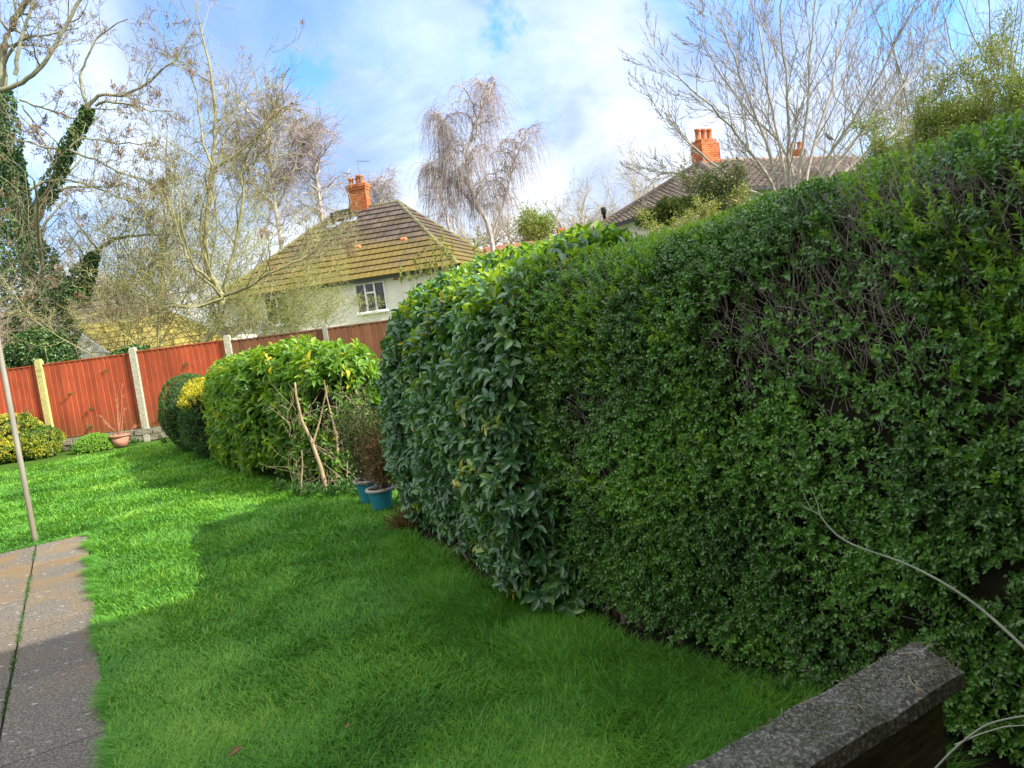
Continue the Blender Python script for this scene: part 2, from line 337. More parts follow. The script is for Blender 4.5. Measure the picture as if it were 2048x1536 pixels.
m_fartw = barkmat('far_twig_bark', (.34, .28, .20), (.46, .40, .29), scale=2.)
m_hstem = barkmat('hedge_stem_bark', (.10, .075, .06), (.24, .18, .14), (.32, .26, .2), scale=9.)
m_htwig = barkmat('hedge_twig_bark', (.24, .20, .18), (.52, .46, .42), scale=12.)
m_core = barkmat('hedge_core_shade', (.010, .012, .006), (.028, .026, .014), scale=8.)  # near-black solid fill behind the leaves; inner shade is put into its colour
m_cane = barkmat('cane_bark', (.20, .25, .17), (.34, .36, .26), scale=7.)
m_tan = barkmat('pale_stem_bark', (.22, .16, .09), (.42, .33, .20), scale=9.)
m_soil = plain('soil', (.035, .027, .018), .95, var=.5, scale=22, spec=.1, bump=.8)
# lawn base
m_lawn, nt = newmat('lawn'); ob = N(nt, 'ShaderNodeTexCoord').outputs['Object']
nz = N(nt, 'ShaderNodeTexNoise', {'Vector': ob, 'Scale': .8, 'Detail': 5}); nz2 = N(nt, 'ShaderNodeTexNoise', {'Vector': ob, 'Scale': 45., 'Detail': 5})
c = MIX(nt, MATH(nt, 'MULTIPLY', nz2.outputs[0], .9), RAMP(nt, nz.outputs[0], [(.35, (.05, .13, .012)), (.65, (.10, .22, .02))]), (.035, .06, .012))
out(nt, N(nt, 'ShaderNodeBsdfPrincipled', {'Base Color': c, 'Roughness': .95, 'Specular IOR Level': .1, 'Normal': N(nt, 'ShaderNodeBump', {'Strength': .7, 'Distance': .02, 'Height': nz2.outputs[0]}).outputs[0]}).outputs[0])
# path slabs
m_path, nt = newmat('path_slab'); ob = N(nt, 'ShaderNodeTexCoord').outputs['Object']; tt = N(nt, 'ShaderNodeAttribute', attribute_name='tint').outputs['Fac']
g = N(nt, 'ShaderNodeTexNoise', {'Vector': ob, 'Scale': 95., 'Detail': 6, 'Roughness': .7}); b = N(nt, 'ShaderNodeTexNoise', {'Vector': ob, 'Scale': 2.6, 'Detail': 5, 'Roughness': .6})
c = RAMP(nt, g.outputs[0], [(.3, (.042, .038, .031)), (.5, (.135, .12, .095)), (.70, (.36, .32, .25))])
grad = N(nt, 'ShaderNodeSeparateXYZ', {0: ob}).outputs[1]
moss = MATH(nt, 'MULTIPLY', RAMP(nt, b.outputs[0], [(.42, 0.), (.62, 1.)]), MATH(nt, 'MULTIPLY', MATH(nt, 'SUBTRACT', grad, 3.2), .35, clamp=True), clamp=True)
c = MIX(nt, MATH(nt, 'MULTIPLY', moss, .7), c, (.25, .155, .05))
c = MIX(nt, 1., c, RAMP(nt, tt, [(0, (.8, .8, .82)), (1, (1.15, 1.13, 1.08))]), 'MULTIPLY')
vz = N(nt, 'ShaderNodeTexVoronoi', {'Vector': N(nt, 'ShaderNodeMapping', {'Vector': N(nt, 'ShaderNodeVectorMath', {0: ob, 1: N(nt, 'ShaderNodeVectorMath', {0: g.outputs['Color'], 1: (.03, .03, 0)}, operation='MULTIPLY').outputs[0]}, operation='ADD').outputs[0], 'Rotation': (0, 0, .5), 'Scale': (1, 1.7, 1)}).outputs[0], 'Scale': 15.})
lich = MATH(nt, 'MULTIPLY', RAMP(nt, vz.outputs['Distance'], [(.12, 1.), (.24, 0.)]), RAMP(nt, N(nt, 'ShaderNodeSeparateColor', {0: vz.outputs['Color']}).outputs[0], [(.52, 0.), (.72, 1.)]))
c = MIX(nt, MATH(nt, 'MULTIPLY', lich, .85), c, (.42, .40, .34))
out(nt, N(nt, 'ShaderNodeBsdfPrincipled', {'Base Color': c, 'Roughness': .9, 'Specular IOR Level': .25, 'Normal': N(nt, 'ShaderNodeBump', {'Strength': .8, 'Distance': .008, 'Height': g.outputs[0]}).outputs[0]}).outputs[0])
# mossy concrete coping and wall
def concrete(name, dark, mid, light, mossf, scale=40., stretch=(1, 1, 1)):
    m, nt = newmat(name); ob = N(nt, 'ShaderNodeTexCoord').outputs['Object']
    mp = N(nt, 'ShaderNodeMapping', {'Vector': ob, 'Scale': stretch}).outputs[0]
    g = N(nt, 'ShaderNodeTexNoise', {'Vector': mp, 'Scale': scale, 'Detail': 8, 'Roughness': .75}); b = N(nt, 'ShaderNodeTexNoise', {'Vector': ob, 'Scale': 5., 'Detail': 6, 'Roughness': .65})
    c = RAMP(nt, g.outputs[0], [(.32, dark), (.5, mid), (.66, light)])
    c = MIX(nt, RAMP(nt, b.outputs[0], [(.42, 0.), (.6, mossf)]), c, (.085, .10, .03))
    c = MIX(nt, RAMP(nt, b.outputs[0], [(.25, .75), (.4, 0.)]), c, (.035, .035, .035))
    out(nt, N(nt, 'ShaderNodeBsdfPrincipled', {'Base Color': c, 'Roughness': .95, 'Specular IOR Level': .2, 'Normal': N(nt, 'ShaderNodeBump', {'Strength': 1., 'Distance': .012, 'Height': g.outputs[0]}).outputs[0]}).outputs[0]); return m
m_cop = concrete('coping_concrete', (.035, .035, .036), (.23, .228, .215), (.80, .78, .70), .5, 90.)
m_lowwall = concrete('low_wall_face', (.05, .045, .034), (.13, .11, .075), (.24, .20, .14), .4, 9., (1, 1, 6))
m_post = concrete('post_concrete', (.30, .28, .20), (.42, .40, .30), (.55, .53, .42), .0, 20.)
m_posty = concrete('lichen_post_concrete', (.38, .34, .12), (.50, .45, .17), (.60, .55, .25), .0, 20.)
m_stone = concrete('stone', (.16, .13, .10), (.30, .26, .20), (.44, .40, .32), .35, 18.)
def woodpaint(name, c1, c2):
    m, nt = newmat(name); ob = N(nt, 'ShaderNodeTexCoord').outputs['Object']; tt = N(nt, 'ShaderNodeAttribute', attribute_name='tint').outputs['Fac']
    g = N(nt, 'ShaderNodeTexNoise', {'Vector': N(nt, 'ShaderNodeMapping', {'Vector': ob, 'Scale': (14, 14, 1.2)}).outputs[0], 'Scale': 3., 'Detail': 6, 'Roughness': .6})
    b = N(nt, 'ShaderNodeTexNoise', {'Vector': ob, 'Scale': 2.4, 'Detail': 5})
    c = RAMP(nt, MATH(nt, 'ADD', MATH(nt, 'MULTIPLY', g.outputs[0], .6), MATH(nt, 'MULTIPLY', b.outputs[0], .4)), [(.35, c1), (.65, c2)])
    c = MIX(nt, 1., c, RAMP(nt, tt, [(0, .78), (1, 1.15)]), 'MULTIPLY')
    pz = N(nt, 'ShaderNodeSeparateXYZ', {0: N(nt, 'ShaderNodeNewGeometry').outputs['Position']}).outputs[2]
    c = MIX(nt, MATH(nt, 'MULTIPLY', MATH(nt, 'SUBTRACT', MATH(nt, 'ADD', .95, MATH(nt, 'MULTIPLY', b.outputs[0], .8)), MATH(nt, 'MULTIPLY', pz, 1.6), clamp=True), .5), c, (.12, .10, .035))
    out(nt, N(nt, 'ShaderNodeBsdfPrincipled', {'Base Color': c, 'Roughness': .7, 'Specular IOR Level': .3, 'Normal': N(nt, 'ShaderNodeBump', {'Strength': .25, 'Distance': .005, 'Height': g.outputs[0]}).outputs[0]}).outputs[0]); return m
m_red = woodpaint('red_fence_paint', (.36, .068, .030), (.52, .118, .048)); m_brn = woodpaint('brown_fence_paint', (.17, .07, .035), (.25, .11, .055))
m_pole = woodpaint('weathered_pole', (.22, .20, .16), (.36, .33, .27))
def tilemat(name, c1, c2, moss, mossc, mossdir=None, z0=0, z1=1):
    m, nt = newmat(name); ob = N(nt, 'ShaderNodeTexCoord').outputs['Object']; tt = N(nt, 'ShaderNodeAttribute', attribute_name='tint').outputs['Fac']
    b = N(nt, 'ShaderNodeTexNoise', {'Vector': ob, 'Scale': .55, 'Detail': 7, 'Roughness': .65}); f = N(nt, 'ShaderNodeTexNoise', {'Vector': ob, 'Scale': 14., 'Detail': 5, 'Roughness': .7})
    c = RAMP(nt, tt, [(0, c1), (1, c2)]); c = MIX(nt, .5, c, RAMP(nt, f.outputs[0], [(.3, .6), (.7, 1.4)]), 'MULTIPLY')
    if moss > 0:
        z = N(nt, 'ShaderNodeSeparateXYZ', {0: N(nt, 'ShaderNodeNewGeometry').outputs['Position']}).outputs[2]
        zz = MATH(nt, 'DIVIDE', MATH(nt, 'SUBTRACT', z1, z), z1-z0)      # old moss is thickest on the wet lower courses
        k = MATH(nt, 'ADD', MATH(nt, 'ADD', MATH(nt, 'MULTIPLY', zz, .34), MATH(nt, 'MULTIPLY', b.outputs[0], .7)), MATH(nt, 'MULTIPLY', MATH(nt, 'SUBTRACT', f.outputs[0], .5), .6))
        c = MIX(nt, MATH(nt, 'MULTIPLY', RAMP(nt, k, [(.44, 0.), (.68, 1.)]), moss), c, MIX(nt, f.outputs[0], tuple(np.array(mossc)*.55), tuple(np.array(mossc)*1.35)))
    out(nt, N(nt, 'ShaderNodeBsdfPrincipled', {'Base Color': c, 'Roughness': .9, 'Specular IOR Level': .2, 'Normal': N(nt, 'ShaderNodeBump', {'Strength': .6, 'Distance': .02, 'Height': f.outputs[0]}).outputs[0]}).outputs[0]); return m
m_brick, nt = newmat('chimney_brick'); ob = N(nt, 'ShaderNodeTexCoord').outputs['Object']; tt = N(nt, 'ShaderNodeAttribute', attribute_name='tint').outputs['Fac']
f = N(nt, 'ShaderNodeTexNoise', {'Vector': ob, 'Scale': 6., 'Detail': 5})
c = MIX(nt, .6, RAMP(nt, tt, [(0, (.10, .07, .055)), (.05, (.42, .10, .035)), (.5, (.52, .15, .05)), (1, (.62, .22, .08))]), RAMP(nt, f.outputs[0], [(.3, .6), (.7, 1.3)]), 'MULTIPLY')
out(nt, N(nt, 'ShaderNodeBsdfPrincipled', {'Base Color': c, 'Roughness': .9}).outputs[0])
m_terra = plain('terracotta', (.50, .17, .07), .8, scale=5, var=.2)
m_potpink = plain('weathered_terracotta', (.42, .20, .13), .85, scale=9, var=.25)
m_render = plain('white_render', (.78, .74, .66), .9, var=.08, scale=3.5, spec=.2, bump=.1)
m_upvc = plain('white_frame', (.82, .82, .82), .35, var=.03)
m_glass = plain('window_glass', (.012, .014, .016), .04, var=.2, scale=1.5, spec=.9)
m_gut = plain('dark_gutter', (.035, .035, .04), .5); m_lead = plain('lead_sheet', (.40, .46, .55), .4, metal=.4)
m_alu = plain('aerial_metal', (.22, .26, .32), .35, metal=.7)
m_blue = plain('blue_glaze', (.03, .24, .34), .35, var=.2, scale=7.); m_rim = plain('pot_rim_clay', (.42, .38, .35), .7, var=.2)
m_dark = plain('dark_wood', (.05, .04, .03), .8)
m_leafd = plain('fallen_leaf', (.26, .15, .07), .6, var=.3, scale=30.)
m_feath = plain('pigeon_feather', (.24, .23, .25), .8, var=.3, scale=14.)
m_chbr = plain('house_brick', (.30, .12, .07), .9, scale=4.)
# ------------------------------------------------------------------ GROUND, PATH
A_ = np.array([-.504, .864, 0.]); B_ = np.array([.864, .504, 0.])       # garden axis and its right-hand side
R_ = 400.
xs = np.concatenate([[-R_, -150, -60, -30], np.linspace(-16, 14, 61), [30, 60, 150, R_]]); ys = np.concatenate([[-R_, -100, -30], np.linspace(-8, 20, 57), [30, 60, 150, R_]])
GX, GY = np.meshgrid(xs, ys, indexing='ij'); PZ = np.stack([GX, GY, np.zeros_like(GX)], -1)
def gz(p): return (fbm(np.asarray(p)*[1, 1, 0], .5)-.5)*.05
inner = (np.abs(GX) < 14) & (GY > -6) & (GY < 16)
PZ[..., 2] = np.where(inner, gz(PZ), 0)-.012
i = np.arange(len(xs)-1)[:, None]*len(ys)+np.arange(len(ys)-1)[None]
tag(mesh_np('ground', PZ.reshape(-1, 3), [np.stack([i, i+len(ys), i+len(ys)+1, i+1], -1).reshape(-1, 4)], m_lawn, smooth=True), 'lawn turf ground of the back garden', kind='structure')
edge0 = np.array([-1.70, 2.75, 0]); eb = edge0 @ B_                      # right edge of the path
a_end = np.array([-4.18, 6.96, 0]) @ A_
P = MB(); b0 = eb
widths = [.405, .62, .62]; a_list = np.arange(a_end, -1.0, -.912)
bb = eb
for ci, wdt in enumerate(widths):
    for k, a in enumerate(a_list):
        if ci == 2 and k % 2: pass
        a1, a2 = a-.002, a-.912+.002
        b1, b2 = bb-.006 if ci else bb, bb-wdt+.006
        c = A_*(a1+a2)/2+B_*(b1+b2)/2+np.array([0, 0, -.018+rng.normal(0, .0012)])
        P.box(c, (abs(a1-a2)/2, abs(b1-b2)/2, .03), np.array([A_, B_, [0, 0, 1]]), t=rng.random())
    bb -= wdt
tag(P.build('path', m_path), 'worn concrete slab garden path with lichen spots and mossy joint', kind='structure')
jb = MB(); ctr = A_*(a_end-2.91)+B_*(eb-.82); jb.box(ctr+[0, 0, -.012], (2.9, .83, .014), np.array([A_, B_, [0, 0, 1]]))
tag(jb.build('path_bed', m_soil), 'dark mossy joints under the path slabs', kind='structure')
# moss tufts in the long joint
n = 2600; aa = a_end-rng.random(n)**1.2*4.6; p = A_*aa[:, None]+B_*(eb-.405+rng.normal(0, .006, n))[:, None]; p[:, 2] = .004
k_ = fbm(p, 2.2) > .47
p = p[k_]; n = len(p); d = nrmz(rv(n)+[0, 0, 1.2])
tag(leaves('moss', p, d, rv(n), .016*(.5+rng.random(n)), .006, LEAF2, m_weed, tint=rng.random(n)*.8), 'green moss and tiny weeds growing in the long path joint', kind='stuff')
# soil strips below hedges
def sheet(name, pts, z, mat, label):
    s = MB(); pts = [np.array([*p, z]) for p in pts]
    for k in range(1, len(pts)-1): s.add([pts[0], pts[k], pts[k+1]], f3=[[0, 1, 2]])
    return tag(s.build(name, mat), label, kind='structure')
F_PRIV = [(2.31, .17), (1.32, 1.82), (.84, 2.63), (.45, 3.12), (.06, 3.62), (-.06, 3.80)]
F_LAUR = [(.02, 3.44), (-.22, 3.89), (-.40, 4.42), (-.66, 5.0), (-.88, 5.45), (-.98, 5.9), (-.85, 6.4)]
def soil_strip(name, line, wd, label, z=.012):
    s = MB(); L = [np.array([*p, z]) for p in line]
    for a, b in zip(L[:-1], L[1:]): s.quad(a, b, b+B_*wd, a+B_*wd)
    return tag(s.build(name, m_soil), label, kind='structure')
soil_strip('soil_bed', [(2.5, -.4), (1.3, 1.7), (.78, 2.55), (.38, 3.07), (0, 3.55), (-.26, 4.0), (-.55, 4.8), (-.85, 5.5), (-.8, 6.7)], 1.4, 'dark soil under the long hedge', .016)
soil_strip('soil_border', [(-1.75, 7.7), (-3.0, 9.2), (-4.6, 12.0), (-6.1, 14.4)], 1.6, 'dark soil under the far shrubs', .017)
# ------------------------------------------------------------------ GRASS
def path_mask(p): a = p @ A_; b = p @ B_; return (b < eb+.0) & (a < a_end) & (b > eb-1.64)
def blades(n, lo, hi, L, W, lean, name, label, extra=None, far=1.):
    """density even in angle so near turf is finest; lo..hi distance"""
    r = lo*(hi/lo)**rng.random(n) if far == 1 else lo+(hi-lo)*rng.random(n)
    th = rng.uniform(-1.02, .45, n); p = np.stack([r*np.sin(th), r*np.cos(th), np.zeros(n)], -1); return p
def front_b(p, line):
    """signed distance (towards lawn positive) from a polyline roughly parallel with the garden axis"""
    a = p @ A_; L = np.array([[*q, 0] for q in line]) ; la = L @ A_; lb = L @ B_; o = np.argsort(la)
    return np.interp(a, la[o], lb[o])-(p @ B_)
def mk_grass():
    Pn = []; Ln = []; Wn = []; Tn = []; Le = []
    def put(p, L, W, t, lean): Pn.append(p); Ln.append(L); Wn.append(W); Tn.append(t); Le.append(lean)
    n = 600000; r = 1.9*(16.2/1.9)**(rng.random(n)**.9); th = rng.uniform(-.86, .62, n)
    p = np.stack([r*np.sin(th), r*np.cos(th), np.zeros(n)], -1)
    dl = front_b(p, F_PRIV[::-1][:0]+F_PRIV+F_LAUR[2:]); a = p @ A_; b = p @ B_
    keep = ~path_mask(p) & (p[:, 1] < 15.4) & ((dl > .0+.10*(fbm(p, 6.)-.5)) | (p[:, 1] > 6.9))
    keep &= ~((a < 1.22) & (b > -.3))
    fb = front_b(p, [(-2.03, 7.54), (-3.41, 8.98), (-5.03, 12.06), (-6.3, 14.2)]); keep &= (fb > -.25) | (p[:, 1] < 7.2)
    p = p[keep]; dl = dl[keep]; n = len(p); r = np.hypot(p[:, 0], p[:, 1])
    clump = fbm(p, 3.2); big = fbm(p, .9)
    near = np.exp(-np.clip(dl, 0, 9)/.32)*(p[:, 1] < 6.6)
    edge = np.exp(-np.clip(p @ B_-eb, 0, 9)/.05)*((p @ A_) < a_end+.1)
    L = .022+.045*clump**1.3+.022*rng.random(n)+.02*(big-.5)+near*.10*(.3+1.4*clump)+edge*.03
    W = np.clip(.0011*r, .0034, .012)*(.6+.8*rng.random(n))
    t = np.clip(.08+.7*rng.random(n)+.6*(clump-.5)+.3*(big-.5), 0, .96); t[rng.random(n) < .02] = 1.
    put(p, L, W, t, .55+.5*rng.random(n))
    # tufts leaning over the path edge
    m = 15000; aa = a_end+.02-rng.random(m)**1.1*6.; q = A_*aa[:, None]+B_*(eb+.012+np.abs(rng.normal(0, .035, m)))[:, None]
    put(q, .03+.13*rng.random(m)*np.clip(fbm(q, 6.)*2.6-.85, 0, 1), np.full(m, .0036), .15+.6*rng.random(m), np.full(m, -1.))
    m = 3500; bq = eb-rng.random(m)*1.7; q = A_*(a_end+.01+np.abs(rng.normal(0, .03, m)))[:, None]+B_*bq[:, None]
    put(q, .03+.03*rng.random(m), np.full(m, .0055), .15+.6*rng.random(m), .5+0*bq)
    # long wild blades at the foot of the hedge by the low wall
    m = 26000; s = rng.random(m); L0 = np.array([[*q, 0] for q in F_PRIV[1:]+F_LAUR[1:5]]); la = L0 @ A_; lb = L0 @ B_; o = np.argsort(la)
    aa = 1.2+rng.random(m)**1.5*4.3; q = A_*aa[:, None]+B_*(np.interp(aa, la[o], lb[o])-.05-np.abs(rng.normal(0, .20, m)))[:, None]
    ok = ((q @ A_) > 1.25) ; q = q[ok]; m = len(q)
    put(q, .06+.13*rng.random(m)*(.3+fbm(q, 3.)), np.full(m, .0030), .1+.65*rng.random(m), .6+.5*rng.random(m))
    p = np.concatenate(Pn); L = np.concatenate(Ln); W = np.concatenate(Wn); t = np.concatenate(Tn); le = np.concatenate(Le)
    p[:, 2] = gz(p)-.012; n = len(p)
    hd = rng.normal(size=(n, 3)); hd[:, 2] = 0; hd = nrmz(hd)
    sw = fbm(p, 1.7)*9; hd = nrmz(hd+.7*np.stack([np.cos(sw), np.sin(sw), 0*sw], -1))
    ed = le < 0; hd[ed] = nrmz(hd[ed]*.6-B_*1.0); le = np.abs(le)
    d = nrmz(np.array([0, 0, 1.])+hd*le[:, None]); nr = nrmz(hd*1.-d*.2)
    return leaves('grass', p, d, nr, L, W, BLADE, m_grass, tint=t)
tag(mk_grass(), 'fresh green lawn grass, longer and tufted beside the hedge', 'grass', kind='stuff')
# ------------------------------------------------------------------ LONG HEDGE: privet
def twig_lines(T, pos, nr, L, r, up=.5, spread=.8, bend=.25, seg=4):
    n = len(pos); d = nrmz(nr*(1-up)+np.array([0, 0, up])+rv(n)*spread)
    for k in range(n):
        dd = d[k]; l = L*(.5+random.random()); pts = [pos[k]-dd*l*.4]; x = pts[0]
        bd = rng.normal(0, bend, 3)
        for s in range(seg):
            dd = dd+bd/seg+rng.normal(0, bend*.3, 3)/seg; dd = dd/np.linalg.norm(dd); x = x+dd*l/seg; pts.append(x)
        T.add(pts, np.linspace(r, r*.45, seg+1)*(.7+.6*random.random()))
hb = thing('privet_hedge', (1.3, 2.4, 0), 'long clipped green privet hedge with bare grey twigs showing, behind the low concrete wall', 'hedge')
GP = hedge_grid(F_PRIV, .95, [1.89, 1.88, 1.81, 1.735, 1.72], z0=.09, tilt=.03, r0=.0, r1=.25, m=120, n=60, ex=.33, under=.2, lump=.055, ls=1.7)
core('shade_core', GP, .085, m_core, hb)
p, nr, A = sample_grid(GP, 118000)
vis = ((nr @ B_) < .6) & ((p[:, 1] > 1.0)); p = p[vis]; nr = nr[vis]
z = p[:, 2]; f = fbm(p, 3.0); f2 = fbm(p+20, 9.)
a = p @ A_
bare = np.clip((z-.9)/.9, 0, 1)*.30+np.clip((2.5-a)/1.2, 0, 1)*np.clip((z-.8)/.4, 0, 1)*np.clip((1.66-z)*6, 0, 1)*.42
keep = rng.random(len(p)) < np.clip((f+.5*(f2-.5)-.28-bare*.40)*5+.18, .14, 1.)
p = p[keep]; nr = nr[keep]; z = p[:, 2]
f3 = fbm(p, 14.); dep = rng.random(len(p))**1.6*.10+np.clip(.5-f3, 0, 1)*.12; pp = p-nr*dep[:, None]+nr*.02
tn = np.clip(.12+.55*fbm(p+5, 4.)+.18*rng.random(len(p)), 0, 1)
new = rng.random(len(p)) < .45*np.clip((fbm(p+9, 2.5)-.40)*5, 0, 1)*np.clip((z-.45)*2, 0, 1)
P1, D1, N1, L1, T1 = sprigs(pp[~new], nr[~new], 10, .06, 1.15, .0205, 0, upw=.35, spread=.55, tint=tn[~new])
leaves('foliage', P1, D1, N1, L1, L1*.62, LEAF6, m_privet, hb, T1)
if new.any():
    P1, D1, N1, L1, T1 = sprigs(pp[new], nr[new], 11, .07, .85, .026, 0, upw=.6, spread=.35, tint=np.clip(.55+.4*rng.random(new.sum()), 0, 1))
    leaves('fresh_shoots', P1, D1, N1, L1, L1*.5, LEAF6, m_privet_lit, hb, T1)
k = (sample_top := sample_grid(GP, 9000))[1][:, 2] > .55; pt = sample_top[0][k]; nn_ = sample_top[1][k]; k = (rng.random(len(pt)) < .25+.75*np.clip(((pt @ A_)-2.6)*1.5, 0, 1)) & (pt[:, 1] > 1.)  # bright shoots thicken past the house shadow, painting in the sunlit band
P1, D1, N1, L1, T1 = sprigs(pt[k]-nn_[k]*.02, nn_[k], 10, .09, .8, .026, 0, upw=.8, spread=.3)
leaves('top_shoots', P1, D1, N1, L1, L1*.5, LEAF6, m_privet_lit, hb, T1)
T = Tubes(); q, qn, _ = sample_grid(GP, 26000)
pr = (.12+np.clip(q[:, 2]-.6, 0, 1)*1.1)*np.clip((fbm(q, 2.)-.3)*4, .15, 1)
k = (rng.random(len(q)) < pr) & (q[:, 1] > .8) & ((qn @ B_) < .75)
twig_lines(T, q[k]-qn[k]*.02, qn[k], .15, .0019, up=.6, spread=.45, bend=.4)
T.build('twigs', m_htwig, hb, 3)
T = Tubes()
for a in np.arange(1.0, 4.6, .11):      # trunks standing in the soil
    L0 = np.array([[*q, 0] for q in F_PRIV]); la = L0 @ A_; lb = L0 @ B_; o = np.argsort(la)
    for _ in range(2):
        b = np.interp(a, la[o], lb[o])+rng.uniform(.10, .42); x = A_*a+B_*b; pts = [x]
        for s in range(6): x = x+np.array([rng.normal(0, .035), rng.normal(0, .035), .13]); pts.append(x)
        T.add(pts, np.linspace(.017, .010, 7)*(.6+.7*random.random()))
T.build('stems', m_hstem, hb, 7)
# ------------------------------------------------------------------ LONG HEDGE: laurel end
def laurel(root, G, nsp, mat, L=.115, keepf=None, tf=None, nl=7, cor=.12, up=.40, slen=.11):
    core('shade_core', G, cor, m_core, root)
    p, nr, A = sample_grid(G, nsp)
    if keepf is not None: k = keepf(p, nr); p = p[k]; nr = nr[k]
    p = p-nr*(rng.random(len(p))**1.5*.13)[:, None]
    t = np.clip(.1+.5*rng.random(len(p))+.3*(fbm(p, 2.)-.4), 0, .9); t[rng.random(len(p)) < .05] = .93
    if tf is not None: t = tf(p, t)
    P1, D1, N1, L1, T1 = sprigs(p, nr, nl, slen, 1.1, L, 0, upw=up, spread=.45, tint=t, bend=.5)
    T1[rng.random(len(T1)) < .0012] = 1.
    leaves('foliage', P1, D1, N1, L1, L1*(.36+.18*rng.random(len(L1))), LAUREL, mat, root, T1, smooth=True)
lb_ = thing('laurel_hedge', (-.4, 5.2, 0), 'large glossy dark green laurel forming the rounded end of the long hedge', 'hedge')
GL = hedge_grid(F_LAUR, [1.0, 1.05, 1.05, 1.0], [1.72, 1.74, 1.77, 1.76, 1.64], z0=.07, tilt=.09, r0=.25, r1=.75, m=100, n=60, ex=.46, under=.34, lump=.09, ls=2.1)
laurel(lb_, GL, 7200, m_laurel, L=.082, slen=.10)
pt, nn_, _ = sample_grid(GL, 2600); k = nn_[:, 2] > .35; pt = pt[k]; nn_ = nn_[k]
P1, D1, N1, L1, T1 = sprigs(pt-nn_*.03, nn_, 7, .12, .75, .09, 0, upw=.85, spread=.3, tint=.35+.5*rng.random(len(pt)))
leaves('top_shoots', P1, D1, N1, L1, L1*.45, LAUREL, m_laurel_lit, lb_, T1, smooth=True)  # lighter new leaves paint the sunlit rim of the laurel
T = Tubes()
for _ in range(16):
    a = rng.uniform(3.6, 5.9); L0 = np.array([[*q, 0] for q in F_LAUR]); la = L0 @ A_; lb = L0 @ B_; o = np.argsort(la)
    x = A_*a+B_*(np.interp(a, la[o], lb[o])+rng.uniform(.15, .6)); pts = [x]
    for s in range(6): x = x+np.array([rng.normal(0, .04), rng.normal(0, .04), .14]); pts.append(x)
    T.add(pts, np.linspace(.022, .012, 7))
T.build('stems', m_hstem, lb_, 7)
# ------------------------------------------------------------------ LOW WALL with coping
lw = thing('low_wall', (.3, 1.6, 0), 'low garden wall with weathered grey concrete coping, mossy, at the near right', 'wall')
e0 = gnd(1825, 1275, .5); e1 = gnd(1930, 1335, .5)
bE = (e0 @ B_); aT = (e0 @ A_); wC = .172
mb = MB()
nb_, na_ = 60, 12; bs = np.linspace(bE, bE-2.3, nb_); as_ = np.linspace(aT, aT-wC, na_)
Gt = np.array([[A_*a+B_*b for a in as_] for b in bs]); Gt[..., 2] = .5+(fbm(Gt, 18.)-.5)*.016; Gt[:, 0, :2] += ((fbm(Gt[:, 0], 25.)-.5)*.009)[:, None]*A_[:2]; Gt[:, -1, :2] += ((fbm(Gt[:, -1], 22.)-.5)*.008)[:, None]*A_[:2]
ed_ = np.minimum(np.minimum(np.arange(na_), na_-1-np.arange(na_))[None], np.arange(nb_)[:, None]); Gt[..., 2] -= np.where(ed_ == 0, .012, 0)
Gt -= B_*(.062*np.linspace(0, 1, na_)[None, :, None]*np.linspace(1, 0, nb_)[:, None, None])
Gt[0, 0] -= B_*.012; Gt[0, -1] -= B_*.008
iu = np.arange(nb_-1)[:, None]*na_+np.arange(na_-1)[None]
mb.add(Gt.reshape(-1, 3), np.stack([iu, iu+1, iu+na_+1, iu+na_], -1).reshape(-1, 4))
rim = [Gt[i, 0] for i in range(nb_)][::-1]+[Gt[0, j] for j in range(1, na_)]+[Gt[i, -1] for i in range(1, nb_)]
for p_, q_ in zip(rim[:-1], rim[1:]): mb.quad(p_, q_, q_*[1, 1, 0]+[0, 0, .447], p_*[1, 1, 0]+[0, 0, .447])
c0 = A_*(aT-wC/2)+B_*(bE-1.15); mb.box(c0+[0, 0, .444]-B_*.05, (.078, 1.09, .004), np.array([A_, B_, [0, 0, 1]]))
mb.build('coping', m_cop, lw, smooth=False)
mb = MB(); mb.box(c0+[0, 0, .219]-B_*.05, (.055, 1.08, .219), np.array([A_, B_, [0, 0, 1]])); mb.build('wall_face', m_lowwall, lw)
# litter on the coping
def twig(name, pts, r, mat, label, cat, group=None, branches=()):
    T = Tubes(); T.add(pts, np.linspace(r, r*.5, len(pts)))
    for b in branches: T.add(b, np.linspace(r*.6, r*.3, len(b)))
    o = T.build(name, mat, None, 6); return recentre(tag(o, label, cat, group), tuple(np.asarray(pts[0], float)))
def cp(x, y, z=.512): return gnd(x, y, z)
twig('fallen_twig', [cp(1795, 1308), cp(1820, 1306), cp(1845, 1303, .52), cp(1855, 1292, .522), cp(1862, 1285, .518)], .0018, m_htwig, 'thin curved twig lying on the far end of the coping', 'twig', branches=[[cp(1852, 1296, .52), cp(1868, 1287, .524), cp(1880, 1290, .52)]])
twig('fallen_twig', [cp(1817, 1352), cp(1822, 1364), cp(1833, 1375, .518), cp(1838, 1384, .516)], .0022, m_tan, 'short forked pale twig overhanging the front edge of the coping', 'twig', branches=[[cp(1833, 1375, .518), cp(1842, 1380, .52)], [cp(1833, 1376, .518), cp(1834, 1388, .515)]])
twig('fallen_twig', [cp(1600, 1408), cp(1615, 1404, .517), cp(1630, 1402, .515), cp(1642, 1401, .516)], .0018, m_tan, 'pale bent twig lying across the middle of the coping', 'twig', branches=[[cp(1626, 1402, .516), cp(1628, 1414, .513)]])
twig('fallen_twig', [cp(1716, 1408), cp(1722, 1413, .516), cp(1728, 1420, .514)], .0016, m_tan, 'tiny straight pale twig on the coping near its front edge', 'twig')
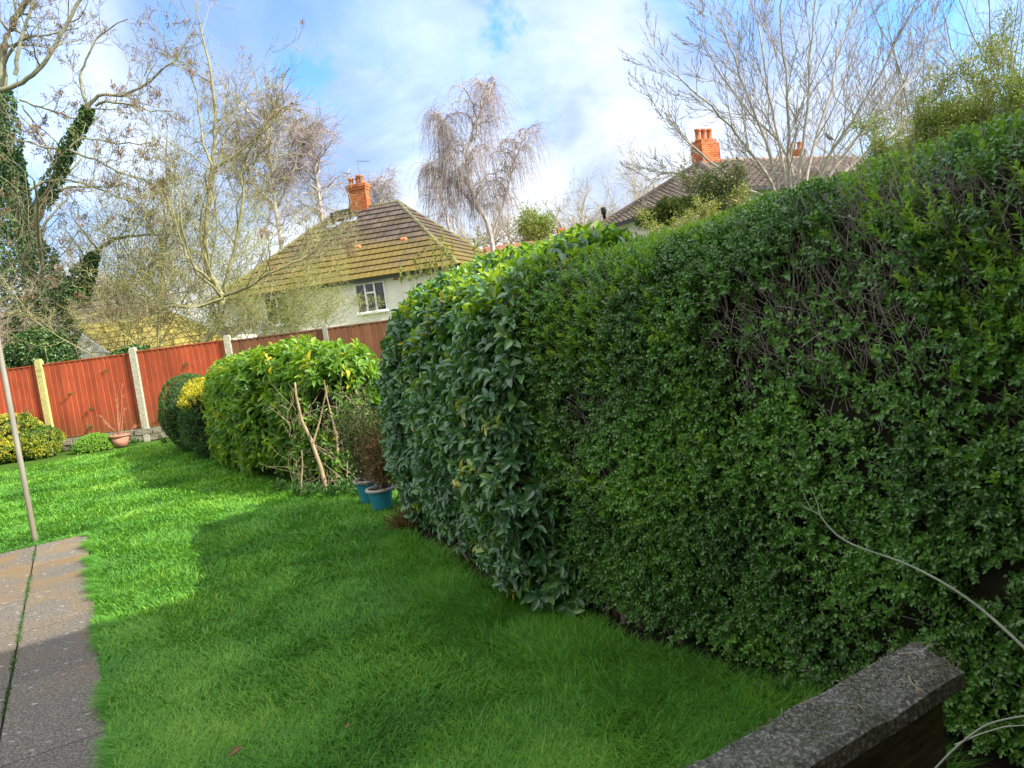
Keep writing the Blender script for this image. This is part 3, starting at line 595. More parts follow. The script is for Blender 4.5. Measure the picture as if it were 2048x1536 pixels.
n = 1500; q = A_*(aT-.01-rng.random(n)*(wC-.02))[:, None]+B_*(bE-.02-rng.random(n)*2.)[:, None]; q[:, 2] = .507; kk = fbm(q, 7.) > .42; q = q[kk]; n = len(q)
dd = rv(n); dd[:, 2] = np.abs(dd[:, 2])*.12
n2 = 5200; q2 = A_*(aT-.006-rng.random(n2)*(wC-.012))[:, None]+B_*(bE-.03-rng.random(n2)*2.)[:, None]; q2[:, 2] = .503+(fbm(q2*[1, 1, 0]+[0, 0, .0], 18.)-.5)*.016; q2 = q2[fbm(q2, 9.)+.12*rng.random(n2) > .56]
tag(leaves('coping_moss', q2, rv(len(q2))*.6+[0, 0, .7], rv(len(q2)), .006+.007*rng.random(len(q2)), .0024, LEAF2, m_mossb), 'low cushions of olive moss on the coping top', 'moss', kind='stuff')
tag(leaves('hedge_clippings', q, dd, np.tile([0, 0, 1.], (n, 1))+rv(n)*.2, .007+.010*rng.random(n), .0022, LEAF2, m_straw), 'dry brown hedge clippings scattered over the coping', 'clippings', kind='stuff')
# bramble canes
def cane(pts, r, label, thorns=True):
    P_ = np.array(pts); t = np.linspace(0, 1, len(P_)); tt_ = np.linspace(0, 1, 22)
    sm = np.stack([np.interp(tt_, t, P_[:, k]) for k in range(3)], -1)
    for _ in range(3): sm[1:-1] = (sm[:-2]+2*sm[1:-1]+sm[2:])/4
    T = Tubes(); T.add(sm, np.linspace(r, r*.55, len(sm)))
    for k in (range(2, 20, 3) if thorns else ()):
        dv = rv(1)[0]*.3+np.array([0, 0, .2]); T.add([sm[k], sm[k]+dv*.03], [r*.5, r*.08])
    e = sm[-1]; dn = sm[-1]-sm[-3]; dn = dn/np.linalg.norm(dn)
    for k in range(4): T.add([e, e+(dn+rv(1)[0]*.5)*.03, e+(dn+rv(1)[0]*.5)*.055], [r*.5, r*.3, r*.15])
    o = T.build('bare_cane', m_cane, None, 8); return recentre(tag(o, label, 'cane'), tuple(sm[0]))
cane([at(2130, 1370, 1.35), at(2048, 1295, 1.42), at(1960, 1212, 1.5), at(1880, 1160, 1.55), at(1800, 1120, 1.62), at(1720, 1098, 1.68), at(1668, 1070, 1.72), at(1640, 1030, 1.75)], .0034, 'long arching grey-green cane standing out in front of the privet hedge')
cane([at(1850, 1560, 1.25), at(1905, 1500, 1.22), at(1960, 1455, 1.2), at(2000, 1440, 1.18), at(2060, 1430, 1.15), at(2120, 1425, 1.12)], .0022, 'thin pale cane rising across the dark corner right of the low wall', False)
cane([at(1910, 1490, 1.24), at(1960, 1468, 1.22), at(2010, 1453, 1.2), at(2060, 1450, 1.17)], .0017, 'dim thin cane just below the pale one at the right edge', False)
# weeds below the hedge near the wall
def weed(c, r, n, L, mat, label, name='weed', cat='weed', W=.5, group=None, tm=LEAF6, up=.6):
    q = np.asarray(c)+np.stack([rng.normal(0, r*.45, n), rng.normal(0, r*.45, n), np.abs(rng.normal(0, r*.45, n))+.01], -1)
    o_ = nrmz(q-np.asarray(c)+[0, 0, .02]); d = nrmz(o_+rv(n)*.5+[0, 0, up*.3])
    c_ = np.asarray(c, float)+[0, 0, .004]; tv, f4_, f3_ = tm; k = len(tv); LL = L*(.6+.7*rng.random(n)); WW = L*W*(.7+.4*rng.random(n)); nn = np.tile([0, 0, 1.], (n, 1))+rv(n)*.3
    nn = nrmz(nn-(nn*d).sum(-1, keepdims=True)*d); sd_ = np.cross(d, nn); V = q[:, None]+tv[None, :, 0, None]*(d*LL[:, None])[:, None]+tv[None, :, 1, None]*(sd_*WW[:, None])[:, None]+tv[None, :, 2, None]*(nn*LL[:, None])[:, None]
    st = np.stack([c_-sd_*.001, c_+sd_*.001, q+sd_*.0008, q-sd_*.0008], 1); b_ = (np.arange(n)*k)[:, None, None]; fs = []      # each leaf on its stalk
    if f4_: fs.append((np.array(f4_)[None]+b_).reshape(-1, 4))
    if f3_: fs.append((np.array(f3_)[None]+b_).reshape(-1, 3))
    fs.append(n*k+np.arange(n*4).reshape(n, 4)); o = mesh_np(name, np.concatenate([V.reshape(-1, 3), st.reshape(-1, 3)]), fs, mat, None, np.concatenate([np.repeat(rng.random(n), k), np.full(n*4, .3)]))
    return recentre(tag(o, label, cat, group), tuple(np.asarray(c, float)))
for (x, y, lab) in [(1540, 1330, 'leafy green weed in the dark gap under the privet, left of the two thick stems'), (1520, 1375, 'bright-leaved weed on the soil between the long grass and the low wall'), (1590, 1372, 'bluish-green weed beside the hedge stems just above the coping'), (1565, 1412, 'small weed close against the back edge of the coping')]:
    weed(gnd(x, y, 0), .07, 70, .034, m_weed, lab, group='weeds under the privet hedge')
# two thick stems at the foot of the privet
for (x1, y1, x2, y2, lab) in [(1632, 1372, 1578, 1268, 'left'), (1650, 1350, 1610, 1290, 'right')]:
    pass
T = Tubes(); a0 = gnd(1632, 1385, 0); a1_ = at(1590, 1290, a0[1]-.02); a2_ = at(1572, 1240, a0[1]+.02)
T.add([a0, (a0*.5+a1_*.5)+[.01, 0, 0], a1_, a2_], [.020, .017, .015, .013]); b0_ = gnd(1650, 1378, 0); T.add([b0_, at(1640, 1330, b0_[1]), at(1612, 1285, b0_[1]), at(1600, 1250, b0_[1])], [.017, .015, .012, .01])
T.build('thick_stems', m_hstem, hb, 8)
# ------------------------------------------------------------------ FAR SHRUB ROW
F2 = [(-1.95, 7.62), (-2.6, 8.3), (-3.35, 9.05), (-3.95, 9.95), (-4.5, 11.1)]
l2 = thing('laurel_bush', (-2.6, 8.8, 0), 'sunlit laurel bush with bare tan stems at its open end, beyond the blue pots', 'bush')
G2 = hedge_grid(F2, [.95, 1.15, 1.1, 1.0], [1.30, 1.45, 1.43, 1.32], z0=.1, r0=.45, r1=.5, m=80, n=46, ex=.5, under=.22, lump=.14, ls=1.6)
def k2(p, nr):
    e = gnd(640, 985)*[1, 1, 0]+[0, 0, .62]; q = (p-e)/[.38, .5, .50]; return (np.linalg.norm(q, axis=1) > 1) | (rng.random(len(p)) < .30)
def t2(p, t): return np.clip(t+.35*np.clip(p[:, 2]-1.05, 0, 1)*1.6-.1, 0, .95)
laurel(l2, G2, 2400, m_laurel_lit, L=.115, keepf=k2, tf=t2, cor=.30)
T = Tubes()
def pxline(T, pts, Y, r0_, r1_): 
    P_ = [at(x, y, Y+rng.normal(0, .03)) for x, y in pts]; T.add(P_, np.linspace(r0_, r1_, len(P_)))
pxline(T, [(655, 985), (640, 930), (622, 880), (603, 840), (592, 790), (590, 765)], 7.55, .024, .010)
pxline(T, [(672, 975), (675, 900), (672, 850), (678, 800), (684, 740)], 7.75, .018, .008)
pxline(T, [(625, 890), (640, 840), (655, 770)], 7.5, .012, .005); pxline(T, [(672, 870), (655, 800), (648, 760)], 7.6, .012, .005)
pxline(T, [(600, 995), (605, 930), (603, 900)], 7.55, .008, .007); pxline(T, [(690, 790), (710, 810), (734, 828)], 7.6, .006, .005)
pxline(T, [(700, 905), (712, 893), (722, 885)], 7.4, .007, .006); pxline(T, [(694, 960), (695, 920)], 7.45, .006, .005)
T.build('bare_stems', m_tan, l2, 6); T = Tubes()
for _ in range(200):
    x0_ = rng.uniform(575, 725); y0_ = rng.uniform(790, 985); L_ = rng.uniform(20, 60); an = rng.normal(-pi/2-.1, .75)
    pxline(T, [(x0_, y0_), (x0_+L_*.5*cos(an)+rng.normal(0, 3), y0_+L_*.5*sin(an)), (x0_+L_*cos(an), y0_+L_*sin(an))], rng.uniform(7.6, 8.0), .0028, .0015)
T.build('fine_twigs', barkmat('thin_twig_bark', (.20, .15, .09), (.42, .34, .22), scale=14.), l2, 5)
gp = thing('golden_privet', (-4.6, 11.2, 0), 'rounded shrub with bright golden yellow top, between the laurel bush and the box bush', 'bush')
G3 = blob_grid(at(446, 840, 12.), (.58, .7, .68), lump=.2, ls=2.5)
core('shade_core', G3, .1, m_core, gp)
p, nr, A = sample_grid(G3, 5200); P1, D1, N1, L1, T1 = sprigs(p-nr*.03, nr, 6, .07, 1., .035, 0, upw=.4, spread=.5)
leaves('foliage', P1, D1, N1, L1, L1*.5, LEAF2, m_box, gp, T1)
k = p[:, 2] > .72; k &= rng.random(len(p)) < np.clip((p[:, 2]-.7)*4, 0, 1); P1, D1, N1, L1, T1 = sprigs(p[k], nr[k], 7, .1, .8, .04, 0, upw=.6, spread=.4)
leaves('golden_shoots', P1, D1, N1, L1, L1*.5, LEAF2, m_gold, gp, T1)
bx = thing('box_bush', (-5.6, 13.2, 0), 'neat clipped dark green bush touching the red fence', 'bush')
G4 = blob_grid(at(392, 822, 13.1), (.52, .8, .64), lump=.13, ls=2.6)
core('shade_core', G4, .08, m_core, bx)
p, nr, A = sample_grid(G4, 5600); P1, D1, N1, L1, T1 = sprigs(p-nr*.02, nr, 6, .05, .9, .03, 0, upw=.3, spread=.3)
leaves('foliage', P1, D1, N1, L1, L1*.45, LEAF2, m_box, bx, T1)
# ------------------------------------------------------------------ POTS
def bluepot(px, py, label, s=1.):
    c = gnd(px, py); o = thing('plant_pot', c, label, 'plant pot', 'blue pots at the end of the laurel hedge')
    m = MB(); m.lathe(c, [(.0, .0), (.080*s, .0), (.086*s, .02), (.105*s, .12*s), (.120*s, .205*s)], 28); m.build('pot_body', m_blue, o, True)
    m = MB(); m.lathe(c, [(.118*s, .203*s), (.137*s, .206*s), (.141*s, .218*s), (.137*s, .232*s), (.118*s, .233*s), (.108*s, .225*s), (.106*s, .205*s)], 28); m.build('rim', m_rim, o, True)
    m = MB(); m.lathe(c, [(.0, .205*s), (.109*s, .200*s)], 20); m.build('soil', m_soil, o, True); return c
c1 = bluepot(766, 1022, 'nearer of two blue glazed pots with grey rims by the laurel end', .9)
c2 = bluepot(741, 1004, 'blue glazed pot standing just behind the nearer one', .95)
def potplant(c, h, r, n, mat, label, lean=(0, 0), name='conifer_shrub', L=.05):
    o = thing(name, c+[0, 0, .2], label, 'shrub'); T = Tubes(); tips = []
    for k in range(26):
        t0 = rng.random(); x = c+np.array([rng.normal(0, .03), rng.normal(0, .03), .2]); d = nrmz(np.array([rng.normal(0, .22)+lean[0], rng.normal(0, .22)+lean[1], 1.])); pts = [x]; hh = h*(.45+.55*rng.random())
        for s in range(6): d = nrmz(d+rng.normal(0, .12, 3)); x = x+d*hh/6; pts.append(x); tips += [x]*(s+1)
        T.add(pts, np.linspace(.005, .0015, 7))
    T.build('stems', m_hstem, o, 4); tips = np.array(tips); q = tips[rng.integers(0, len(tips), n)]+rng.normal(0, r, (n, 3))
    leaves('foliage', q, rv(n)+[0, 0, .4], rv(n), L*(.5+rng.random(n)), L*.16, LEAF2, mat, o)
potplant(c2, .85, .045, 3400, m_conif, 'tall thin green conifer shrub growing in the rear blue pot', (.0, .02))
potplant(c1+[.02, .03, 0], .60, .05, 2600, m_brownc, 'withered brown conifer shrub in the nearer blue pot', (.10, .0))
c3 = gnd(243, 893); tp = thing('terracotta_pot', c3, 'wide weathered terracotta pot at the foot of the red fence', 'plant pot')
m = MB(); m.lathe(c3, [(0, 0), (.12, 0), (.165, .2), (.165, .2)], 28); m.build('pot_body', m_potpink, tp, True)
m = MB(); m.lathe(c3, [(.165, .2), (.185, .203), (.188, .24), (.172, .243), (.15, .22)], 28); m.build('rim', m_potpink, tp, True)
m = MB(); m.lathe(c3, [(0, .215), (.16, .21)], 20); m.build('soil', m_soil, tp, True)
bs_ = thing('bare_shrub', c3+[0, 0, .22], 'small leafless reddish shrub growing in the terracotta pot', 'shrub'); T = Tubes(); tips = []
for (x, y) in [(228, 768), (238, 775), (245, 765), (200, 830), (205, 838), (270, 852), (285, 845), (235, 800), (250, 815), (212, 845)]:
    e = at(x, y, c3[1]+rng.normal(0, .1)); s = c3+[rng.normal(0, .02), 0, .22]; mid = s*.5+e*.5; mid[2] += -.04; mid += rng.normal(0, .02, 3)
    T.add([s, s*.72+e*.28, mid, e*.75+mid*.25+rng.normal(0, .015, 3), e], np.linspace(.008, .003, 5)); tips.append((mid, e))
    for k in range(5): t = rng.random(); b = mid*(1-t)+e*t; dv = nrmz(e-s)*.5+rv(1)[0]*.6; T.add([b, b+dv*.06, b+dv*.06+rv(1)[0]*.03+[0, 0, .03]], [.0035, .0028, .002])
T.build('branches', plain('red_twig', (.42, .18, .10), .7), bs_, 5)
q = np.concatenate([np.array([m_*(1-t)+e*t for t in rng.random(10)]) for m_, e in tips])+rng.normal(0, .015, (len(tips)*10, 3))
# euonymus, lime mound
eu = thing('euonymus_bush', (-9.9, 15.0, 0), 'yellow and green variegated bush beside the pole, against the red fence', 'bush')
for k, (x, y, Y, r) in enumerate([(28, 872, 14.9, (.55, .42, .40)), (75, 888, 14.8, (.42, .35, .30)), (10, 900, 14.7, (.5, .4, .2)), (-60, 880, 14.9, (.6, .4, .4))]):
    G = blob_grid(at(x, y, Y), r, lump=.14, ls=3.)
    G[..., 2] = np.maximum(G[..., 2], .02)
    core('shade_core', G, .1, m_core, eu); p, nr, A = sample_grid(G, 1500); P1, D1, N1, L1, T1 = sprigs(p-nr*.03, nr, 6, .08, 1., .05, 0, upw=.4, spread=.6)
    if k == 1: T1 *= .45
    leaves('foliage', P1, D1, N1, L1, L1*.5, LEAF2, m_euon, eu, T1)
q = at(48, 832, 14.9); weed(q-[0, 0, .08], .13, 120, .06, m_box, 'dark leafy sprig poking above the yellow bush', 'leafy_sprig', 'shrub')
q = at(190, 897, 14.75); q[2] = 0
G = blob_grid(q+[0, 0, .02], (.38, .3, .27), lump=.04, ls=4., zmin=-.1); lm = thing('lime_mound', q, 'low lime green mound of foliage left of the terracotta pot', 'plant'); core('shade_core', G, .05, m_core, lm)
p, nr, A = sample_grid(G, 1500); P1, D1, N1, L1, T1 = sprigs(p, nr, 5, .04, 1., .035, 0, upw=.4, spread=.5); leaves('foliage', P1, D1, N1, L1, L1*.6, LEAF2, m_lime, lm, T1)
for x, y, s in [(140, 900, .10), (270, 888, .08), (118, 905, .1), (330, 888, .09), (165, 905, .08)]:
    weed(gnd(x, y), s*1.3, 90, .05, m_weed, 'low green weeds along the foot of the red fence', group='weeds by the fence')
for x, y in [(690, 990), (720, 992), (665, 992), (600, 990), (560, 982), (630, 990), (702, 975)]:
    weed(gnd(x, y), .10, 90, .045, m_weed, 'low green weed on the soil in front of the open end of the laurel bush', group='weeds by the laurel bush')
# brown twiggy plant at foot of laurel left end
weed(gnd(812, 1062), .13, 420, .05, m_brownc, 'brown withered plant at the foot of the laurel hedge end', 'withered_plant', 'plant', W=.22)
weed(gnd(800, 1010)+[.05, .1, .12], .14, 500, .05, m_brownc, 'reddish brown dead foliage between the pots and the laurel', 'withered_foliage', 'plant', W=.2)
# ------------------------------------------------------------------ POLE
pc = gnd(70, 1078); pl = MB(); pl.lathe(pc, [(.025, -.02), (.025, .05), (.024, 2.38), (.023, 2.40), (0, 2.405)], 18)
recentre(tag(pl.build('washing_line_post', m_pole, None, True), 'weathered round wooden post standing on the lawn at the end of the path', 'post'), tuple(pc))
# fallen leaves
def deadleaf(x, y, s, rot, label):
    c = gnd(x, y, .055); tv = strip_leaf([(0, .03), (.25, .28), (.5, .42), (.75, .3), (1, .02)], -.5, .75); tv = (tv[0].copy(), tv[1], tv[2])
    o = leaves('fallen_leaf', c[None], np.array([[cos(rot), sin(rot), .05]]), np.array([[0, -.4, 1.]]), s, s*.55, tv, m_leafd, smooth=True)
    recentre(tag(o, label, 'leaf'), tuple(c))
deadleaf(455, 1516, .06, .3, 'curled brown dead leaf lying on the near lawn'); deadleaf(690, 1458, .025, 1., 'tiny dark dead leaf in the shaded grass'); deadleaf(845, 1118, .025, .2, 'small dry leaf on the grass by the laurel foot')
# ------------------------------------------------------------------ FENCE
FY = 15.35
fn = thing('garden_fence', (-7.6, FY, 0), 'long closeboard fence at the garden end, red panels then brown, between concrete posts', 'fence')
tops = [at(78, 728, FY), at(266, 703, FY), at(456, 687, FY), at(650, 658, FY)]
px_ = [t[0] for t in tops]; stp = 1.95
posts = [px_[0]-2*stp, px_[0]-stp]+px_+[px_[3]+stp*k for k in range(1, 7)]
for i, x in enumerate(posts):
    yel = i == 2; brown = i >= 5
    m = MB(); h = 1.90 if not brown else 1.86; wd = .06 if not brown else .045
    m.box((x, FY, h/2-.02), (wd, .06, h/2), t=.5); m.box((x, FY, h-.005), (wd*.96, .057, .014)); m.box((x, FY, h+.018), (wd*.7, .045, .010))
    m.build('post', m_posty if yel else (m_post if i < 5 else m_pole), fn)
    if i == len(posts)-1: break
    x2 = posts[i+1]; red = i < 4; a_, b_ = x+wd+.004, x2-.064
    zb, zt = .27, 1.80-(.0 if red else .01)+(.02 if i == 3 else 0)
    m = MB(); nbd = 16 if red else 15; wb = (b_-a_)/nbd
    for k in range(nbd):
        xa = a_+k*wb; jz = rng.normal(0, .0015); y0 = FY+.012
        V = [(xa, y0+.004, zb), (xa+wb*1.06, y0-.014, zb), (xa+wb*1.06, y0+.012, zb), (xa, y0+.014, zb)]; V = V+[(v[0], v[1], zt+jz) for v in V]
        if k == nbd-1:
            for v_ in (1, 2, 5, 6): V[v_] = (b_, V[v_][1], V[v_][2])
        m.add(V, [[0, 1, 5, 4], [1, 2, 6, 5], [2, 3, 7, 6], [3, 0, 4, 7], [4, 5, 6, 7], [3, 2, 1, 0]], t=rng.random())
    m.build('panel', m_red if red else m_brn, fn)
    m = MB(); m.box(((a_+b_)/2, FY+.012, zt+.012), ((b_-a_)/2, .022, .010)); m.build('capping_strip', m_red if red else m_brn, fn)
sw = MB()
for row in range(2):
    x = posts[0]
    while x < posts[-1]:
        l = rng.uniform(.18, .42); sw.box((x+l/2, FY+.02, .065+row*.125), (l/2-.008, .07+rng.normal(0, .006), .056), jit=.006, t=rng.random()); x += l
recentre(tag(sw.build('stone_plinth', m_stone), 'low pale stone wall carrying the fence along its foot', 'wall'), (-7.6, FY, 0))
# little climbing sprigs on the fence
for (x, y) in [(140, 789), (182, 818), (372, 730), (181, 855), (318, 838), (210, 742)]:
    weed(at(x, y, FY-.03)-[0, 0, .04], .045, 16, .045, m_ivy, 'tiny ivy sprig growing through the red fence boards', 'ivy_sprig', 'ivy', group='ivy sprigs on the red fence')
# ------------------------------------------------------------------ ROOFS AND HOUSES
def roof_face(mbd, e0, e1, q0, q1, courses, tw=.30, lip=.035, roll=.03):
    """e0-e1 eave, q0-q1 top edge; tiled courses with a lip and rolls"""
    e0, e1, q0, q1 = [np.asarray(v, float) for v in (e0, e1, q0, q1)]
    U = nrmz(e1-e0); S = (q0+q1)/2-(e0+e1)/2; S = S-U*(S@U); nrm = nrmz(np.cross(U, S)); 
    if nrm[2] < 0: nrm = -nrm
    L = np.linalg.norm(e1-e0)
    for c in range(courses):
        t0, t1 = c/courses, (c+1)/courses
        a0, a1 = e0+(q0-e0)*t0, e1+(q1-e1)*t0; b0, b1 = e0+(q0-e0)*t1, e1+(q1-e1)*t1
        l0, l1 = (a0-e0)@U, (a1-e0)@U; k0, k1 = int(math.floor(l0/tw)), int(math.ceil(l1/tw))
        sub = 4; us = np.arange(k0*sub, k1*sub+1)/sub*tw+(c % 2)*tw*.5*0; us = us[(us > l0) & (us < l1)]; us = np.concatenate([[l0], us, [l1]])
        lb0, lb1 = (b0-e0)@U, (b1-e0)@U; ub = np.clip(us, lb0, max(lb1, lb0+1e-4))
        pr = roll*np.maximum(0, np.sin(2*pi*us/tw))**1.0
        rowb = a0[None]+(us-l0)[:, None]*U+nrm*(lip+pr)[:, None]
        rowt = b0[None]+(ub-lb0)[:, None]*U+nrm*(pr*1.0+.002)[:, None]
        low = a0[None]+(us-l0)[:, None]*U+nrm*(pr*.0-.01)[:, None]
        nU = len(us); V = np.concatenate([low, rowb, rowt]); i = np.arange(nU-1)
        F = np.concatenate([np.stack([i, i+1, i+1+nU, i+nU], -1), np.stack([i+nU, i+1+nU, i+1+2*nU, i+2*nU], -1)])
        tile = (us/tw).astype(int)+c*997; tr = np.modf(np.sin(tile*12.9898)*43758.5453)[0]; tr = np.abs(tr)
        mbd.add(V, F, t=np.concatenate([tr*.2, tr, tr]))
def ridge(mbd, p, q, r=.13, n=None):
    p, q = np.asarray(p, float), np.asarray(q, float); L = np.linalg.norm(q-p); n = n or max(2, int(L/.42)); d = nrmz(q-p)
    s = nrmz(np.cross(d, [0, 0, 1.])); u_ = np.cross(s, d)
    for k in range(n):
        a, b = p+(q-p)*k/n, p+(q-p)*(k+.97)/n; th = np.linspace(-.15*pi, 1.15*pi, 9)
        V = np.concatenate([x+r*rr*(np.cos(th)[:, None]*s+np.sin(th)[:, None]*u_)-u_*r*.35 for x, rr in ((a, 1.04), (b, .97))]); i = np.arange(8)
        mbd.add(V, np.stack([i, i+1, i+10, i+9], -1), t=rng.random())
def bricks(c, half, ax, z0, z1, mbd, bl=.225, bh=.075):
    """brick courses all round a rectangular stack"""
    ax = np.asarray(ax); hx, hy = half; z = z0; row = 0
    mbd.box(np.array([c[0], c[1], (z0+z1)/2]), (hx-.012, hy-.012, (z1-z0)/2), np.array([ax[0], ax[1], [0, 0, 1]]), t=0)
    while z < z1-.01:
        for sgn in (-1, 1):
            for (L_, off, dx, dy) in ((hx, hy, ax[0], ax[1]), (hy, hx, ax[1], ax[0])):
                x = -L_-(row % 2)*bl/2
                while x < L_-.02:
                    a, b = max(x, -L_), min(x+bl-.012, L_); x += bl
                    if b-a < .02: continue
                    cc = np.array([c[0], c[1], 0])+dx*(a+b)/2+dy*sgn*(off-.02); cc[2] = z+bh/2
                    mbd.box(cc, ((b-a)/2, .02, bh/2-.006), np.array([dx, dy, [0, 0, 1]]), t=.1+.9*rng.random())
        z += bh; row += 1
def pot_(c, h, r, parent, tall=True):
    m = MB(); m.lathe(c, [(r*1.1, 0), (r*1.1, .06), (r*.9, .10), (r*.86, h*.8), (r*1.08, h*.84), (r*1.1, h*.92), (r*.96, h*.95), (r*1.02, h), (r*.72, h), (r*.7, h*.6)], 16)
    return m.build('chimney_pot', m_terra, parent, True)
def window(parent, c, ux, w_, h_, nrm, lights=(1, 1, 1), transom=None):
    """c centre on the wall face, ux along, nrm outwards"""
    up_ = np.array([0, 0, 1.]); fr = .05; c = np.asarray(c)
    f = MB(); z0 = c-up_*h_/2; 
    for s in (-1, 1): f.box(c+ux*s*(w_/2-fr/2)+nrm*.02, (fr/2, .045, h_/2), np.array([ux, nrm, up_])); f.box(c+up_*s*(h_/2-fr/2)+nrm*.019, (w_/2-fr-.001, .044, fr/2), np.array([ux, nrm, up_]))
    nl = len(lights); wl = (w_-2*fr)/nl; ps = []
    for k in range(nl):
        x0 = -w_/2+fr+k*wl
        if k: f.box(c+ux*x0+nrm*.018, (.035, .043, h_/2-fr-.001), np.array([ux, nrm, up_]))
        if transom is not None and k == transom: f.box(c+ux*(x0+wl/2)+up_*h_*.16+nrm*.016, (wl/2-.036, .041, .035), np.array([ux, nrm, up_]))
        p = MB(); p.box(c+ux*(x0+wl/2)+nrm*.0, (wl/2-.025, .006, h_/2-fr-.005), np.array([ux, nrm, up_])); ps.append(p)
    fo = f.build('window', m_upvc, parent)
    for p in ps: p.build('pane', m_glass, fo)
    s = MB(); s.box(z0-up_*.035+nrm*.05, (w_/2+.05, .09, .035), np.array([ux, nrm, up_])); s.build('sill', m_upvc, fo)
def hip_house(root, N0, e1, e2, l1, l2, zr, ze, inset, mt, mr, wallm, courses=16, over=.3, tw=.3, zb=0., ridge_axis=1, roll=.03, lip=.035):
    """N0 near corner of the walls, e1 (length l1), e2 (length l2). ridge along e1"""
    N0 = np.array([*N0[:2], 0.]); E1 = np.array([*e1, 0.]); E2 = np.array([*e2, 0.])
    C_ = [N0-E1*over-E2*over, N0+E1*(l1+over)-E2*over, N0+E1*(l1+over)+E2*(l2+over), N0-E1*over+E2*(l2+over)]
    C_ = [c+[0, 0, ze] for c in C_]; R0 = N0+E1*inset+E2*l2/2+[0, 0, zr]; R1 = N0+E1*(l1-inset)+E2*l2/2+[0, 0, zr]
    m = MB(); T_ = [(C_[0], C_[1], R0, R1), (C_[1], C_[2], R1, R1), (C_[2], C_[3], R1, R0), (C_[3], C_[0], R0, R0)]
    for k, (a, b, c, d) in enumerate(T_): roof_face(m, a, b, c, d, courses, tw, lip=lip, roll=roll)
    rf = m.build('roof', mt, root)
    m = MB(); ridge(m, R0, R1)
    for c, r in ((C_[0], R0), (C_[1], R1), (C_[2], R1), (C_[3], R0)): ridge(m, c, r, .12)
    m.build('ridge_tiles', mr, rf)
    m = MB(); ws = [N0, N0+E1*l1, N0+E1*l1+E2*l2, N0+E2*l2]
    for k in range(4):
        a, b = ws[k], ws[(k+1) % 4]; m.quad(a+[0, 0, zb], b+[0, 0, zb], b+[0, 0, ze-.02], a+[0, 0, ze-.02])
    m.build('wall', wallm, root)
    m = MB()      # soffit and gutter
    m.quad(*[c-[0, 0, .03] for c in C_][::-1]); 
    for k in range(4):
        a, b = C_[k], C_[(k+1) % 4]; dn = nrmz(np.cross(b-a, [0, 0, 1.])); m.span(a+dn*.06-[0, 0, .07], b+dn*.06-[0, 0, .07], dn*.06, [0, 0, .05])
    m.build('gutter', m_gut, root)
    return rf, R0, R1, C_
# house behind the fence with the mossy roof
HY = 32.
cn = at(918, 530, HY); th = radians(14); e1 = np.array([-cos(th), sin(th)]); e2 = np.array([sin(th), cos(th)])
ze = cn[2]+.02; l1, l2 = 11.6, 10.4
rp = at(795, 405, HY+6.7); zr = rp[2]
m_roof1 = tilemat('mossy_tile', (.07, .055, .045), (.13, .10, .085), .88, (.19, .142, .028), z0=ze, z1=zr)
m_ridge1 = tilemat('mossy_ridge_tile', (.12, .11, .07), (.20, .19, .11), .55, (.26, .26, .05), z0=ze, z1=zr)
h1 = thing('white_house', (*cn[:2], 0), 'white rendered house with a moss-covered hipped tile roof beyond the brown fence', 'house')
N0 = np.array([cn[0], cn[1]])+e1*.3+e2*.3
rf1, R0, R1, C1 = hip_house(h1, N0, e1, e2, l1, l2, zr, ze, 4.1, m_roof1, m_ridge1, m_render, courses=14, roll=.012, lip=.06)
fn1 = -np.array([*e2, 0.]); ux1 = np.array([*e1, 0.])
wc = (at(682, 571, HY)+at(749, 618, HY))/2; tpar = (wc[:2]-N0)@e1; wc3 = np.array([*(N0+e1*tpar), wc[2]]); window(h1, wc3, ux1, 1.42, 1.28, fn1, (1, 1, 1), 1)
window(h1, np.array([*(N0+e1*(tpar+4.6)), wc[2]]), ux1, 1.3, 1.28, fn1, (1, 1), None)
mv = MB(); vc = at(773, 557, HY); vt = (vc[:2]-N0)@e1
mv.box(np.array([*(N0+e1*vt), vc[2]])+fn1*.01, (.11, .012, .05), np.array([ux1, fn1, [0, 0, 1]])); mv.build('air_brick', m_potpink, h1)
# rainwater pipe
mp_ = Tubes(); q = np.array([*(N0+e1*.25), 0.])+fn1*.06; mp_.add([q, q+[0, 0, ze-.1]], [.04, .04]); mp_.build('drainpipe', m_gut, h1, 8)
# chimney
def on_ridge(px, py, R0, R1):
    best = None
    for t in np.linspace(-.3, 1.3, 321):
        p = R0+(R1-R0)*t; v = p-CAM; zz = v@fw; x = 1024+FPX*(v@rt)/zz
        if best is None or abs(x-px) < best[0]: best = (abs(x-px), t, p)
    return best[2]
cc = on_ridge(722, 410, R0, R1)
ch = MB(); bricks(cc, (.47, .30), (ux1, np.array([*e2, 0.])), cc[2]-.5, cc[2]+.86, ch); bricks(cc, (.51, .34), (ux1, np.array([*e2, 0.])), cc[2]+.86, cc[2]+1.0, ch); bricks(cc, (.54, .37), (ux1, np.array([*e2, 0.])), cc[2]+1.0, cc[2]+1.10, ch)
cho = ch.build('chimney', m_brick, rf1)
for dx, dy, hh in ((-.28, -.1, .46), (.0, .1, .42), (.26, -.1, .40), (-.12, -.1, .5)): pot_(cc+ux1*dx*1.1+np.array([*e2, 0.])*dy+[0, 0, 1.1], hh, .13, cho)
